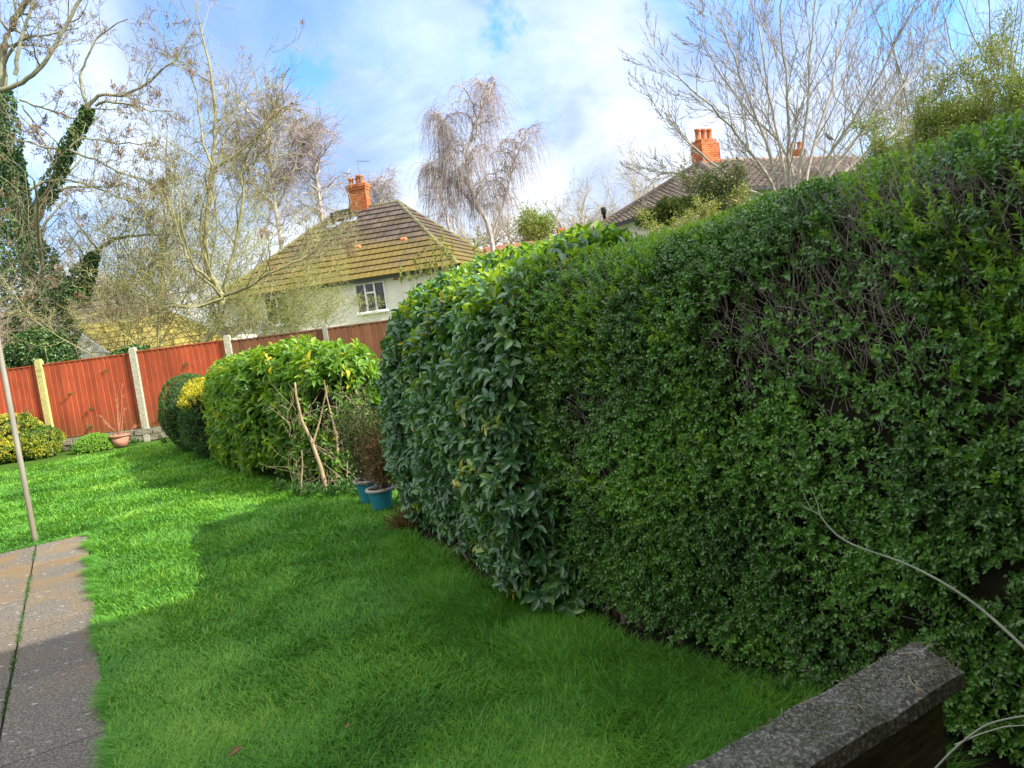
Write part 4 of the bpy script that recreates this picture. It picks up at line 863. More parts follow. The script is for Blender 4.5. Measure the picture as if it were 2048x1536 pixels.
def aerial(base, top, boom, Y, label, yb):
    a, b, c, d = at(*base, Y), at(*top, Y), at(*boom, Y), None
    T = Tubes(); T.add([a, b], [.018, .014]); T.add([b+(b-c)*.12, c], [.014, .012]); o = thing('tv_aerial', a, label, 'aerial'); 
    T.build('mast', m_alu, o, 6); T = Tubes()
    for k in range(6):
        q = b+(c-b)*(.15+.16*k); T.add([q-np.array([0, .16, 0]), q+np.array([0, .16, 0])], [.006, .006]); T.add([q-np.array([0, 0, .05]), q+np.array([0, 0, .05])], [.005, .005])
    T.build('dipoles', m_alu, o, 4)
aerial((728, 400), (715, 322), (739, 323), cc[1]-.3, 'taller tv aerial rising from behind the chimney pots of the white house', 0)
aerial((703, 408), (685, 345), (703, 348), cc[1]-.3, 'lower tv aerial on the left of the same chimney', 0)
def on_roof(px, py):
    """point of the front slope of the white house seen at a pixel"""
    a, b, c = C1[0], C1[1], R0; n_ = np.cross(b-a, c-a); d = ray(px, py); t = ((a-CAM)@n_)/(d@n_); return CAM+d*t
slope = nrmz(R0-(C1[0]+ (R0-C1[0])@ux1*ux1)); nslope = nrmz(np.cross(ux1, slope)); nslope = nslope if nslope[2] > 0 else -nslope
for (x, y, h, s) in [(702, 441, .55, 1.), (668, 452, .6, 1.1)]:
    q = on_roof(x, y)+nslope*.06; m = MB(); m.box(q, (.32*s, .2*s, .012), np.array([ux1, slope, nslope])); fl = m.build('lead_flashing', m_lead, rf1)
    T = Tubes(); T.add([q, q+[0, 0, h*.8], q+[0, 0, h*.8], q+[0, 0, h]], [.055, .055, .075, .07]); T.build('vent_pipe', m_gut, fl, 8)
for (x, y) in [(715, 495), (807, 480)]:
    q = on_roof(x, y)+nslope*.05; m = MB(); m.box(q, (.2, .13, .05), np.array([ux1, slope, nslope]), top=.5); m.build('vent_tile', m_terra, rf1)
# low white wing seen through the twigs
lwg = thing('white_outbuilding', (-13, 30, 0), 'low white outbuilding glimpsed through the twiggy shrubs behind the red fence', 'outbuilding')
o1 = at(300, 640, 30); o2 = at(455, 620, 30); m = MB()
ctr = (o1+o2)/2; hx = (o2[0]-o1[0])/2; m.box((ctr[0], 31.5, 1.15), (hx, 1.5, 1.15)); m.build('wall', m_render, lwg)
m = MB(); roof_face(m, (ctr[0]-hx-.2, 29.8, 2.28), (ctr[0]+hx+.2, 29.8, 2.28), (ctr[0]-hx-.2, 33.1, 2.75), (ctr[0]+hx+.2, 33.1, 2.75), 8); m.build('roof', tilemat('grey_tile', (.08, .07, .06), (.13, .12, .1), 0, (0, 0, 0)), lwg)
window(lwg, np.array([ctr[0]+.3, 30-.002, 1.45]), np.array([1., 0, 0]), 1.4, .8, np.array([0, -1., 0]), (1, 1))
# bungalow at the left
m_roof0 = tilemat('brown_mossy_tile', (.085, .065, .05), (.15, .12, .09), .85, (.42, .33, .02), z0=1.2, z1=3.6)
h0 = thing('bungalow', (-14, 25, 0), 'brown-roofed house with yellow moss on its lower roof, behind the ivy-clad tree', 'house')
aE0 = at(-190, 790, 24.5); aE1 = at(330, 700, 24.5); zE = 1.55
n0 = np.array([aE1[0], 24.5]); hip_house(h0, n0, np.array([-1., 0.]), np.array([0., 1.]), 9.0, 7.0, 4.75, 1.75, 3.4, m_roof0, m_roof0, m_render, courses=13, over=.2)
# front gable of the bungalow (white verge wall)
gl = at(148, 655, 23.2); gr = at(232, 715, 23.2); gb = at(60, 715, 23.2)
m = MB(); y_ = 23.2
V = np.array([[gb[0], y_, 0], [gr[0], y_, 0], [gr[0], y_, gr[2]], [gl[0], y_, gl[2]], [gb[0]-.4, y_, gl[2]-.9]]); m.add(np.concatenate([V, V+[0, 2.2, 0]]), [[0, 1, 6, 5], [1, 2, 7, 6]], [[0, 1, 2], [0, 2, 3], [0, 3, 4]]); m.build('gable_wall', m_render, h0)
m = MB(); roof_face(m, gr+[.15, -.12, -.08], gr+[2.6, 2.6, .1], gl+[0, -.12, .04], gl+[1.4, 2.8, 1.1], 7, .25); m.build('side_roof', tilemat('yellow_moss_tile', (.2, .16, .05), (.3, .24, .06), .9, (.50, .38, .02), z0=-1, z1=3), h0)
m = MB(); m.span(gl+[-.05, -.14, .0], gr+[.1, -.14, -.08], np.array([0, .03, 0]), np.array([0, 0, .07])); m.build('verge_board', plain('grey_board', (.45, .46, .47), .7), h0)
# house on the right
m_roof2 = tilemat('brown_tile', (.125, .10, .08), (.20, .16, .13), .0, (0, 0, 0)); m_ridge2 = tilemat('brown_ridge_tile', (.20, .15, .12), (.30, .23, .18), .0, (0, 0, 0))
h2 = thing('brown_roofed_house', (7.3, 25, 0), 'house with clean brown tiled hip roof and big brick chimney behind the privet hedge', 'house')
ez = .0; e1b = nrmz(np.array([.905, .425])); e2b = np.array([-e1b[1], e1b[0]])
L2 = at(1172, 466, 31.); N2 = L2[:2]-e2b*8.6; ze2 = L2[2]
rl = at(1392, 331, 29.5)
rf2, S0, S1, C2_ = hip_house(h2, N2+e1b*.3+e2b*.3, e1b, e2b, 12.0, 8.0, rl[2]-.1, ze2, 2.3, m_roof2, m_ridge2, m_render, courses=19, roll=.03)
U2 = np.array([*e1b, 0.]); V2 = np.array([*e2b, 0.])
cc2 = on_ridge(1412, 300, S0, S1); ch = MB(); bricks(cc2, (.43, .30), (U2, V2), cc2[2]-.5, cc2[2]+.62, ch); bricks(cc2, (.37, .25), (U2, V2), cc2[2]+.62, cc2[2]+.74, ch)
cho = ch.build('chimney', m_brick, rf2)
for d_ in (-.30, .0, .30): pot_(cc2+U2*d_*.9+[0, 0, .74], .44, .11, cho)
q = at(1594, 318, S1[1]+2.5); 
h3 = thing('dark_roofed_house', (*at(1640, 340, 40)[:2], 0), 'farther house whose dark roof and small brick chimney show behind the bare ash tree', 'house')
m_roof3 = tilemat('dark_tile', (.07, .055, .05), (.12, .10, .09), .3, (.12, .12, .03), z0=5, z1=9)
n3 = at(1700, 372, 38); rf3, T0, T1_, _ = hip_house(h3, n3[:2]-np.array([0, 0]), np.array([-.9, .43]), np.array([.43, .9]), 9., 7.5, at(1640, 322, 41)[2], n3[2]+.3, 3.4, m_roof3, m_roof3, m_chbr, courses=14)
cc3 = at(1592, 312, 38); ch = MB(); bricks(cc3, (.45, .3), (np.array([-.9, .43, 0]), np.array([.43, .9, 0])), cc3[2]-2.2, cc3[2]+.25, ch); cho = ch.build('chimney', m_brick, rf3)
for d_ in (-.2, .2): pot_(cc3+np.array([-.9, .43, 0])*d_+[0, 0, .25], .4, .12, cho)
T = Tubes(); q = at(1661, 322, 39); T.add([q-[0, 0, .6], q+[0, 0, .05]], [.08, .08]); T.build('vent_pipe', m_gut, rf3, 8)
T = Tubes(); q = at(1208, 428, 33); T.add([q-[0, 0, 1.6], q, q, q+[0, 0, .28]], [.07, .07, .12, .11]); T.build('flue_pipe', m_gut, h2, 8)
# tiny far chimney
h4 = thing('far_brick_house', (*at(1110, 470, 60)[:2], 0), 'distant brick house of which the red roof and chimney show beside the weeping birch', 'house')
c4 = at(1131, 455, 60); n4 = at(1180, 490, 60)
m_roof4 = tilemat('red_brown_tile', (.28, .13, .09), (.36, .18, .12), 0, (0, 0, 0))
rf4, _, _, _ = hip_house(h4, n4[:2], np.array([-1., 0]), np.array([0, 1.]), 12., 8., at(1110, 478, 64)[2], at(1110, 500, 60)[2], 3.8, m_roof4, m_roof4, m_chbr, courses=10, tw=.6)
ch = MB(); bricks(c4+[0, 4, 0], (.35, .3), (np.array([1., 0, 0]), np.array([0, 1., 0])), c4[2]-2, c4[2]+.3, ch, bl=.4, bh=.15); ch.build('chimney', m_brick, rf4)
# house at the photographer's back: its shadow lies over the near lawn
hb_ = thing('near_house', (0, -4, 0), 'brick house close behind the viewer, its eaves shading the near lawn', 'house')
aw = -.9; c0_ = A_*aw+B_*7.5
hip_house(hb_, c0_[:2], -B_[:2], -A_[:2], 12.5, 7.5, 7.7, 5.24, 3.6, m_roof2, m_ridge2, m_chbr, courses=14, over=.3, tw=.6)
for b, zc, ww in ((2., 1.5, 1.6), (-2.4, 1.5, 1.8), (2., 4.4, 1.6), (-2.4, 4.4, 1.6)): window(hb_, A_*(aw+.002)+B_*b+[0, 0, zc], B_, ww, 1.2, A_, (1, 1, 1), 1)
# ------------------------------------------------------------------ TREES
V3 = lambda *a: np.array(a, float)
class Tree:
    def __init__(s, wob=.12, trop=(.0, .0, .0, .0), seg=5, ang=(.8, .8, .7), lf=(.5, .45, .4), nch=(8, 6, 4), rf=.5, tip=.25, tmin=.2, rmin=.004):
        s.T = Tubes(); s.F = Tubes(); s.__dict__.update(wob=wob, trop=trop, seg=seg, ang=ang, lf=lf, nch=nch, rf=rf, tip=tip, tmin=tmin, rmin=rmin); s.tips = []; s.maxl = len(nch)
    def kids(s, pts, rad, L, lvl, nmul=1.):
        if lvl >= s.maxl: return
        n = len(pts); k = int(s.nch[lvl]*nmul+random.random())
        for j in range(k):
            t = s.tmin+(1-s.tmin)*((j+random.random())/k); f = t*(n-1); i = min(int(f), n-2); u_ = f-i
            p = [pts[i][c]*(1-u_)+pts[i+1][c]*u_ for c in range(3)]; d = [pts[i+1][c]-pts[i][c] for c in range(3)]
            l = math.sqrt(sum(x*x for x in d)) or 1; d = [x/l for x in d]
            r = rad[i]*(1-u_)+rad[i+1]*u_; g = [random.gauss(0, 1) for _ in range(3)]; dt = sum(g[c]*d[c] for c in range(3)); g = [g[c]-dt*d[c] for c in range(3)]; l = math.sqrt(sum(x*x for x in g)) or 1
            a = s.ang[lvl]*random.uniform(.65, 1.3); dd = [d[c]*cos(a)+g[c]/l*sin(a) for c in range(3)]
            s.grow(p, dd, L*s.lf[lvl]*random.uniform(.6, 1.25)*(1.15-.55*t), max(r*s.rf, s.rmin), lvl+1)
    def grow(s, p, d, L, r, lvl):
        n = s.seg if lvl < s.maxl else max(3, s.seg-1); pts = [tuple(p)]; st = L/n; tr = s.trop[min(lvl, len(s.trop)-1)]; w_ = s.wob
        for k in range(n):
            d = [d[0]+random.gauss(0, w_), d[1]+random.gauss(0, w_), d[2]+random.gauss(0, w_)+tr]
            l = math.sqrt(d[0]**2+d[1]**2+d[2]**2) or 1; d = [x/l for x in d]; p = [p[c]+d[c]*st for c in range(3)]; pts.append(tuple(p))
        rad = [max(r*(1-(1-s.tip)*k/n), s.rmin*.6) for k in range(n+1)]
        (s.F if lvl >= 2 else s.T).add(pts, rad)
        if lvl >= s.maxl: s.tips.append((pts[-1], d)); s.tips.append((pts[-2], d))
        s.kids(pts, rad, L, lvl)
    def limb(s, px, Y, r0_, r1_, lvl=0, nmul=1., jit=0., L=None):
        Ys = Y if hasattr(Y, '__len__') else [Y]*len(px)
        P_ = [at(x, y, yy+random.gauss(0, jit)) for (x, y), yy in zip(px, Ys)]; t = np.linspace(0, 1, len(P_)); tt_ = np.linspace(0, 1, len(P_)*3-2); P_ = np.array(P_)
        sm = np.stack([np.interp(tt_, t, P_[:, k]) for k in range(3)], -1); sm[1:-1] = (sm[:-2]+2*sm[1:-1]+sm[2:])/4; sm[1:-1] += rng.normal(0, .012*Y0(Ys)/15, (len(sm)-2, 3))
        pts = [tuple(q) for q in sm]; rad = list(np.linspace(r0_, r1_, len(pts))); s.T.add(pts, rad)
        Lt = L or float(np.linalg.norm(np.diff(sm, axis=0), axis=1).sum()); s.kids(pts, rad, Lt, lvl, nmul); return sm
def Y0(Ys): return float(np.mean(Ys))
def finish(t, root, mt, mf, sides=6, names=('trunk', 'twigs')):
    if t.T.P: t.T.build(names[0], mt, root, sides)
    if t.F.P: t.F.build(names[1], mf, root, 3)
def keys(tips, n, L, mat, root, name='seed_clusters', cl=10, drop=.05):
    sel = [tips[i][0] for i in rng.integers(0, len(tips), n)]; q = np.repeat(np.array(sel), cl, axis=0)+rng.normal(0, .035, (n*cl, 3)); m_ = len(q)
    d = nrmz(rng.normal(0, .35, (m_, 3))+[0, 0, -1]); return leaves(name, q, d, rv(m_), L*(.6+.6*rng.random(m_)), L*.28, LEAF2, mat, root)
def tleaves(tips, n, L, mat, root, spread, W=.45, name='leaves'):
    a = np.array([t[0] for t in tips]); q = a[rng.integers(0, len(a), n)]+rng.normal(0, spread, (n, 3)); return leaves(name, q, rv(n)+[0, 0, .3], rv(n), L*(.5+rng.random(n)), L*W, LEAF2, mat, root)
def ivyclad(pts, rads, n, root, L=.075):
    P_ = np.array(pts); R1_ = np.array(rads); k = rng.random(n)*(len(P_)-1); i = k.astype(int); f = (k-i)[:, None]
    c = P_[i]*(1-f)+P_[i+1]*f; r = R1_[i]*(1-f[:, 0])+R1_[i+1]*f[:, 0]; tn = nrmz(P_[i+1]-P_[i]); o = rv(n); o = nrmz(o-(o*tn).sum(-1, keepdims=True)*tn)
    lump = .55+1.1*fbm(c+o*r[:, None], 2.6); q = c+o*(r*lump*(.72+.3*rng.random(n)))[:, None]
    return leaves('ivy', q, nrmz(o*.6+rv(n)*.6-[0, 0, .45]), o+rv(n)*.35, L*(.6+.7*rng.random(n)), L*.8*(.6+.6*rng.random(n)), LEAF6, m_ivy, root)
# --- ash with ivy, left
Y = 19.
ash = thing('ivy_clad_ash', at(120, 760, Y)*[1, 1, 0], 'big leafless ash with ivy-covered trunk and hanging brown seed clusters, at the left', 'tree')
t = Tree(wob=.19, trop=(.02, .04, .07, .09), seg=6, ang=(.95, .85, .75), lf=(.42, .50, .50), nch=(9, 7, 4), rf=.42, rmin=.0068)
t1 = t.limb([(118, 800), (95, 700), (70, 600), (50, 500), (30, 400), (14, 300), (3, 200), (2, 130)], Y, .20, .11, nmul=.8)
t.limb([(2, 130), (8, 90), (28, 40), (62, -5), (120, -60)], Y, .10, .05)
t.limb([(2, 180), (45, 165), (75, 140), (98, 118), (122, 70), (143, 30), (170, -15), (200, -70)], Y-.5, .06, .03)
t.limb([(30, 150), (36, 110), (48, 60), (66, 15), (72, -30)], Y-.3, .05, .025)
t2_ = t.limb([(60, 470), (85, 410), (105, 360), (125, 320), (140, 285), (165, 245), (176, 215)], [Y, Y-.3, Y-.6, Y-.8, Y-.9, Y-1, Y-1], .10, .055, nmul=.6)
t.limb([(176, 215), (165, 190), (161, 155), (172, 120), (192, 80), (225, 50), (255, 38)], Y-1, .035, .012, nmul=.7)
t.limb([(176, 215), (192, 190), (240, 192), (290, 172), (325, 140), (355, 118), (378, 72)], Y-1, .045, .013, nmul=1.2)
t.limb([(190, 212), (210, 205), (262, 208), (300, 220), (348, 222)], Y-1.2, .032, .01, nmul=.8)
t.limb([(120, 300), (90, 293), (52, 282), (20, 284)], Y-.9, .03, .012, nmul=.4)
t.limb([(140, 295), (165, 275), (215, 285), (280, 288), (315, 290)], Y-1.2, .028, .01, nmul=1.2)
t.limb([(140, 300), (190, 320), (240, 345), (290, 360), (330, 380)], Y-1.4, .028, .01, nmul=1.)
t.limb([(40, 200), (80, 215), (130, 232), (160, 238)], Y-.7, .03, .012, nmul=1.); t.limb([(45, 210), (60, 240), (100, 270), (130, 310)], Y-.6, .022, .01, nmul=1.)
t.limb([(60, 380), (90, 362), (135, 358), (180, 372), (235, 392), (290, 410)], Y-.8, .035, .012, nmul=1.1)
t3 = t.limb([(150, 600), (160, 560), (185, 515), (205, 492), (240, 475), (290, 470), (350, 468)], Y-.5, .07, .02, nmul=1.)
for (x, y, Yo) in [(60, 560, -1.5), (80, 620, -1.2), (30, 640, -1.6), (100, 520, -1.4), (20, 560, -1.5)]:
    for _ in range(2): p = at(x, y, Y+Yo+.6); t.grow(p, [random.uniform(-.6, .9), -.4, random.uniform(-.1, .5)], 2.2, .014, 1)
finish(t, ash, m_ash, m_asht, 8, ('trunk', 'twigs'))
keys([q for q in t.tips if True], 420, .075, m_keys, ash, cl=14)
ivyclad(t1[:16], np.interp(np.arange(16), [0, 3, 6, 9, 12, 15], [.55, .68, .72, .50, .32, .26]), 14000, ash)
ivyclad(t1[15:20], [.32, .3, .3, .26, .16], 1700, ash)
ivyclad(t2_[3:], np.interp(np.arange(len(t2_)-3), [0, 8, 16], [.17, .12, .09]), 2200, ash); ivyclad(t3[:8], [.32, .3, .26, .22, .2, .16, .12, .08], 1700, ash)
# ivy bush low at the left foot
ivb = thing('ivy_bush', at(150, 720, 18)*[1, 1, 0], 'dark ivy thicket piled against the back of the red fence', 'bush')
for (x, y, r) in [(75, 705, (.65, .5, .5)), (10, 735, (.8, .5, .4)), (262, 712, (.42, .35, .16)), (120, 740, (.6, .4, .25))]:
    G = blob_grid(at(x, y, 17.3), r, lump=.2, ls=2.); p, nr, A = sample_grid(G, 2600); leaves('foliage', p-nr*(rng.random(len(p))*.1)[:, None], nrmz(nr+rv(len(p))*.7-[0, 0, .4]), nr+rv(len(p))*.3, .075*(.6+.6*rng.random(len(p))), .055, LEAF6, m_ivy, ivb)
# --- central hazel/ash
Y = 18.2
hz = thing('hazel_tree', at(395, 720, Y)*[1, 1, 0], 'tall leafless forked tree with mossy yellow-green bark behind the red fence', 'tree')
t = Tree(wob=.19, trop=(.03, .06, .08, .08), seg=6, ang=(.75, .8, .75), lf=(.40, .48, .50), nch=(12, 7, 5), rf=.42, rmin=.0062)
t.limb([(385, 715), (410, 680), (438, 650), (447, 600), (436, 575), (418, 545), (411, 510), (412, 450), (419, 385), (424, 330), (430, 260), (428, 180), (415, 110), (400, 60), (393, 8)], Y, .092, .012, nmul=1.4)
t.limb([(447, 600), (452, 560), (470, 500), (482, 430), (487, 390), (482, 340), (505, 290), (540, 240), (575, 210)], Y+.4, .052, .012, nmul=1.1)
t.limb([(447, 592), (480, 580), (520, 560), (570, 530), (615, 515), (650, 480), (690, 450)], Y-.8, .045, .010, nmul=1.2)
t.limb([(447, 597), (400, 615), (350, 612), (300, 630), (240, 650)], Y-.6, .035, .01, nmul=.9)
t.limb([(420, 560), (395, 540), (372, 510), (360, 470), (345, 420), (330, 350), (335, 250)], Y-.3, .035, .01, nmul=1.)
t.limb([(424, 330), (405, 290), (400, 230), (390, 170), (370, 130)], Y-.3, .03, .009, nmul=.8)
t.limb([(424, 340), (470, 310), (510, 275), (545, 250), (575, 215)], Y+.2, .035, .009, nmul=.9)
t.limb([(315, 710), (318, 660), (322, 600), (320, 550), (318, 500), (330, 440), (328, 380)], Y+.5, .05, .012, nmul=1.)
finish(t, hz, m_hazel, m_hazt, 8)
keys(t.tips, 300, .07, m_keys, hz, cl=12); tleaves(t.tips, 1500, .035, m_buds, hz, .05)
def twiggy(name, label, px, py, Y, n, h, spread, mt, mleaf, nleaf, L=.04, r=.012, up=.10, lfs=.07, wob=.2, nch=(9, 8), lf=(.42, .5), base=None, jitY=.8, stems_up=1.0, rmin=.0052, W=.5):
    root = thing(name, at(px, py, Y)*[1, 1, 0], label, 'tree' if 'tree' in name or name == 'silver_birch' else 'shrub')
    t = Tree(wob=wob, trop=(up, up, up), seg=6, ang=(.7, .75), lf=lf, nch=nch, rf=.5, rmin=rmin); c = at(px, py, Y)
    for k in range(n):
        p = c+[rng.normal(0, spread*.35), rng.normal(0, jitY*.4), rng.uniform(-.3, .2)]; p[2] = max(p[2], .0)
        t.grow(p, nrmz(np.array([rng.normal(0, .45)*spread/1.2, rng.normal(0, .3), stems_up])), h*rng.uniform(.55, 1.1), r*rng.uniform(.6, 1.2), 0)
    finish(t, root, mt, mt, 5, ('stems', 'twigs'))
    if nleaf: tleaves(t.tips, nleaf, L, mleaf, root, lfs, W)
    return root
twiggy('twiggy_shrub', 'dense green-twigged shrub rising above the left red panels, right of the ivy tree', 290, 700, 20., 30, 5.4, 1.9, m_twigs, m_buds, 9000, wob=.24, up=.05)
twiggy('twiggy_shrub', 'dense yellow-green twiggy shrub round the forked tree trunk', 460, 690, 20.5, 34, 5.8, 2.1, m_twigs, m_buds, 11000, wob=.24, up=.05)
twiggy('twiggy_shrub', 'arching twiggy shrub partly hiding the white house wall', 590, 670, 20.5, 20, 2.3, 1.8, m_twigs, m_buds, 8500, wob=.26, up=.0)
twiggy('twiggy_shrub', 'low leafy shrub just above the fence near the white outbuilding', 520, 690, 18.5, 22, 1.7, 1.8, m_twigs, m_willow, 5200, wob=.26, up=.0)
twiggy('twiggy_shrub', 'pinkish brown twiggy shrub at the left edge under the ivy tree', -30, 700, 17.5, 16, 2.2, 1.6, m_fartw, m_keys, 900, wob=.26, up=-.02)
twiggy('twiggy_shrub', 'thin bare shrub between the ivy tree and the green twiggy shrub', 215, 730, 17.6, 12, 2.6, 1.6, m_twigs, m_buds, 1200, wob=.2, up=.0)
# --- birches behind the mossy house
def birch(px, base, crown, Y, label, weep=-.22, n=1., twc=m_birtw, name='silver_birch', nch=(13, 8, 6), limbs=None, r=.16, lf=(.34, .45, .8), ang=(.85, .8, .6), rmin=.006, trop=None, wob=.1):
    root = thing(name, at(*base, Y)*[1, 1, 0], label, 'tree'); t = Tree(wob=wob, trop=trop or (.02, .03, -.06, weep), seg=6, ang=ang, lf=lf, nch=nch, rf=.45, rmin=rmin, tmin=.28)
    for k, l in enumerate([px]+(limbs or [])): t.limb(l, Y+(k*.4), r if k == 0 else r*.55, .02, nmul=n if k == 0 else n*.7)
    finish(t, root, m_birch, twc, 6); return t
def crown_tree(label, axes, Y, nlat, nsub, nstr, slen, droop, rtr=.17, rtw=.010, name='silver_birch', sub_len=.45, twm=m_birtw):
    """axes: (pixel polyline of the stem, radii in metres from foot to top of its crown, share of laterals)"""
    root = thing(name, at(*axes[0][0][0], Y)*[1, 1, 0], label, 'tree'); TT = Tubes(); FF = Tubes()
    for ai, (px, rad, f0, share) in enumerate(axes):
        P_ = np.array([at(x, y, Y+ai*.3) for x, y in px]); tt_ = np.linspace(0, len(P_)-1, 40); S = np.stack([np.interp(tt_, np.arange(len(P_)), P_[:, k]) for k in range(3)], -1)
        for _ in range(3): S[1:-1] = (S[:-2]+2*S[1:-1]+S[2:])/4
        TT.add(S, np.linspace(rtr if ai == 0 else rtr*.55, .02, 40)); n = int(nlat*share)
        for k in range(n):
            t = f0+(1-f0)*(k+random.random())/n; i = min(int(t*39), 38); p = S[i]; th = random.uniform(0, 2*pi); u = (t-f0)/(1-f0)
            R_ = np.interp(u, np.linspace(0, 1, len(rad)), rad)*random.uniform(.45, 1.08); o = np.array([cos(th), sin(th), 0.]); rise = R_*random.uniform(.5, 1.1)*(1 if u < .9 else .6)
            m = 9; q = [p]
            for j in range(1, m+1):
                v = j/m; q.append(p+o*R_*v+np.array([0, 0, rise*(2*v-v*v*(1+.45*max(droop, 0)))*.9])+rng.normal(0, .07, 3))
            q = np.array(q); r0_ = .035+.012*R_; TT.add(q, np.linspace(r0_, .013, m+1))
            for _ in range(nsub):
                f = random.uniform(.15, 1)*m; a_ = int(min(f, m-1)); b = q[a_]*(1-f+a_)+q[a_+1]*(f-a_); dv = o*random.uniform(0, 1)+rng.normal(0, .6, 3)+np.array([0, 0, .35]); dv = nrmz(dv); L_ = sub_len*R_*random.uniform(.3, 1)
                w_ = [b]
                for j in range(1, 6): dv = nrmz(dv+rng.normal(0, .14, 3)-np.array([0, 0, .17*max(droop, 0)])); w_.append(w_[-1]+dv*L_/5)
                w_ = np.array(w_); FF.add(w_, np.linspace(.016, .010, 6))
                for _ in range(nstr):
                    g = random.uniform(.2, 1)*5; c = int(min(g, 4)); x = w_[c]*(1-g+c)+w_[c+1]*(g-c); d = nrmz(dv*.7+rng.normal(0, .5, 3)+np.array([0, 0, .15])); l = slen*random.uniform(.35, 1.25); pts = [x]
                    for j in range(6): d = d+np.array([0, 0, -.55*droop])+rng.normal(0, .07, 3); d = d/np.linalg.norm(d); x = x+d*l/6; pts.append(x)
                    FF.add(pts, np.linspace(rtw, rtw*.6, 7))
    TT.build('trunk', m_birch, root, 6); FF.build('twigs', twm, root, 3); return root
crown_tree('tall weeping silver birch with long hanging pinkish twigs in the middle of the skyline', [
    ([(988, 510), (978, 450), (950, 400), (936, 350), (930, 310), (950, 250), (975, 195), (992, 150)], (2.0, 2.9, 3.0, 2.6, 1.6, .9), .22, 1.),
    ([(945, 385), (905, 320), (890, 270), (878, 222)], (1.0, 1.3, .8), .3, .55), ([(985, 470), (1010, 400), (1030, 320), (1050, 270)], (1.6, 1.8, 1.3), .3, .5),
    ([(965, 430), (920, 380), (870, 335)], (.8, 1., .8), .3, .4)], 46., 38, 8, 4, 2.4, 1., rtw=.0085)
crown_tree('slim weeping birch left of the tall weeping birch', [([(905, 490), (893, 430), (880, 390), (868, 350), (858, 325)], (1.3, 1.5, 1.3, .7), .15, 1.)], 54., 20, 7, 5, 2.2, 1., rtr=.12)
crown_tree('rounded bare birch with pinkish twigs behind the forked tree', [([(565, 500), (552, 420), (540, 330), (532, 270), (528, 225)], (1.6, 2.6, 2.8, 2.4, 1.2), .15, 1.), ([(552, 420), (500, 360), (470, 300)], (1.4, 1.8, 1.2), .2, .5), ([(552, 420), (590, 340), (600, 270)], (1., 1.2, .8), .2, .4)], 40., 44, 9, 5, 1.0, .15, rtr=.14, sub_len=.6)
crown_tree('smaller rounded bare birch left of the chimney', [([(648, 490), (642, 420), (632, 350), (626, 300), (622, 262)], (1.4, 1.9, 2.0, 1.6, .9), .15, 1.)], 42., 34, 9, 5, 1.0, .2, rtr=.12, sub_len=.6)
crown_tree('far bare birch whose top shows right of the chimney', [([(765, 440), (762, 410), (758, 385), (755, 370)], (2.2, 2.0, 1.2), .2, 1.)], 60., 20, 7, 7, 1.6, .6, rtr=.12)
# --- multi-stemmed ash at right
Y = 20.
am = thing('multi_stem_ash', at(1590, 400, Y)*[1, 1, 0], 'wide leafless many-stemmed grey tree fanning up in front of the brown roof', 'tree')
t = Tree(wob=.085, trop=(.03, .05, .08, .1), seg=6, ang=(.55, .6, .6), lf=(.42, .5, .5), nch=(11, 7, 4), rf=.45, rmin=.0085, tmin=.18)
ST = [[(1560, 430), (1545, 370), (1500, 300), (1440, 230), (1380, 175), (1335, 140)], [(1565, 430), (1555, 360), (1530, 280), (1490, 180), (1460, 90), (1440, 40)], [(1575, 430), (1570, 350), (1550, 250), (1530, 150), (1520, 60), (1500, 0)],
      [(1590, 430), (1575, 340), (1580, 240), (1570, 140), (1560, 40), (1565, -30)], [(1595, 430), (1600, 330), (1615, 220), (1620, 130), (1625, 40), (1640, -40)], [(1605, 430), (1615, 340), (1640, 250), (1665, 180), (1670, 110), (1710, 20), (1720, -30)],
      [(1615, 430), (1635, 360), (1665, 300), (1700, 250), (1760, 150), (1800, 70), (1830, 10)], [(1620, 425), (1660, 340), (1720, 270), (1800, 180), (1860, 100), (1890, 60)], [(1625, 420), (1690, 340), (1770, 280), (1840, 220), (1900, 150), (1925, 110)],
      [(1555, 430), (1530, 395), (1480, 370), (1420, 320), (1370, 280), (1330, 225)], [(1555, 430), (1500, 400), (1440, 380), (1380, 350), (1335, 345), (1290, 360)], [(1585, 430), (1590, 350), (1560, 280), (1500, 230), (1430, 130), (1400, 70)]]
for k, s_ in enumerate(ST): t.limb([(a_-(0), b_) for a_, b_ in s_], [Y+(k % 3-1)*.25*j for j in range(len(s_))], .05, .012, nmul=1., jit=.05)
finish(t, am, m_ashr, m_ashrt, 8, ('stems', 'twigs'))
# pigeons
def pigeon(px, py, Y, face, label):
    c = at(px, py, Y); prof = [(-.17, .010, -.05), (-.12, .022, -.035), (-.07, .045, -.01), (0, .062, .0), (.05, .058, .02), (.085, .036, .05), (.10, .027, .07), (.12, .029, .088), (.138, .020, .092), (.150, .008, .088), (.165, .002, .084)]
    m = MB(); n = 14; V = []; u_ = np.array([cos(face), sin(face), .0]); v_ = np.array([-sin(face), cos(face), 0]); w_ = V3(0, 0, 1)
    ca, sa = cos(.55), sin(.55); uu = u_*ca+w_*sa; ww = w_*ca-u_*sa
    for x, r, z in prof:
        for a in np.linspace(0, 2*pi, n, endpoint=False): V.append(c+uu*x+v_*r*cos(a)+ww*(z*.6+r*1.05*sin(a)))
    F = [[i*n+j, i*n+(j+1) % n, (i+1)*n+(j+1) % n, (i+1)*n+j] for i in range(len(prof)-1) for j in range(n)]; m.add(V, F)
    m.span(c-w_*.05+v_*.02, c-w_*.10+v_*.02, u_*.004, v_*.004); m.span(c-w_*.05-v_*.02, c-w_*.10-v_*.02, u_*.004, v_*.004)
    recentre(tag(m.build('pigeon', m_feath, None, True), label, 'bird'), tuple(c))
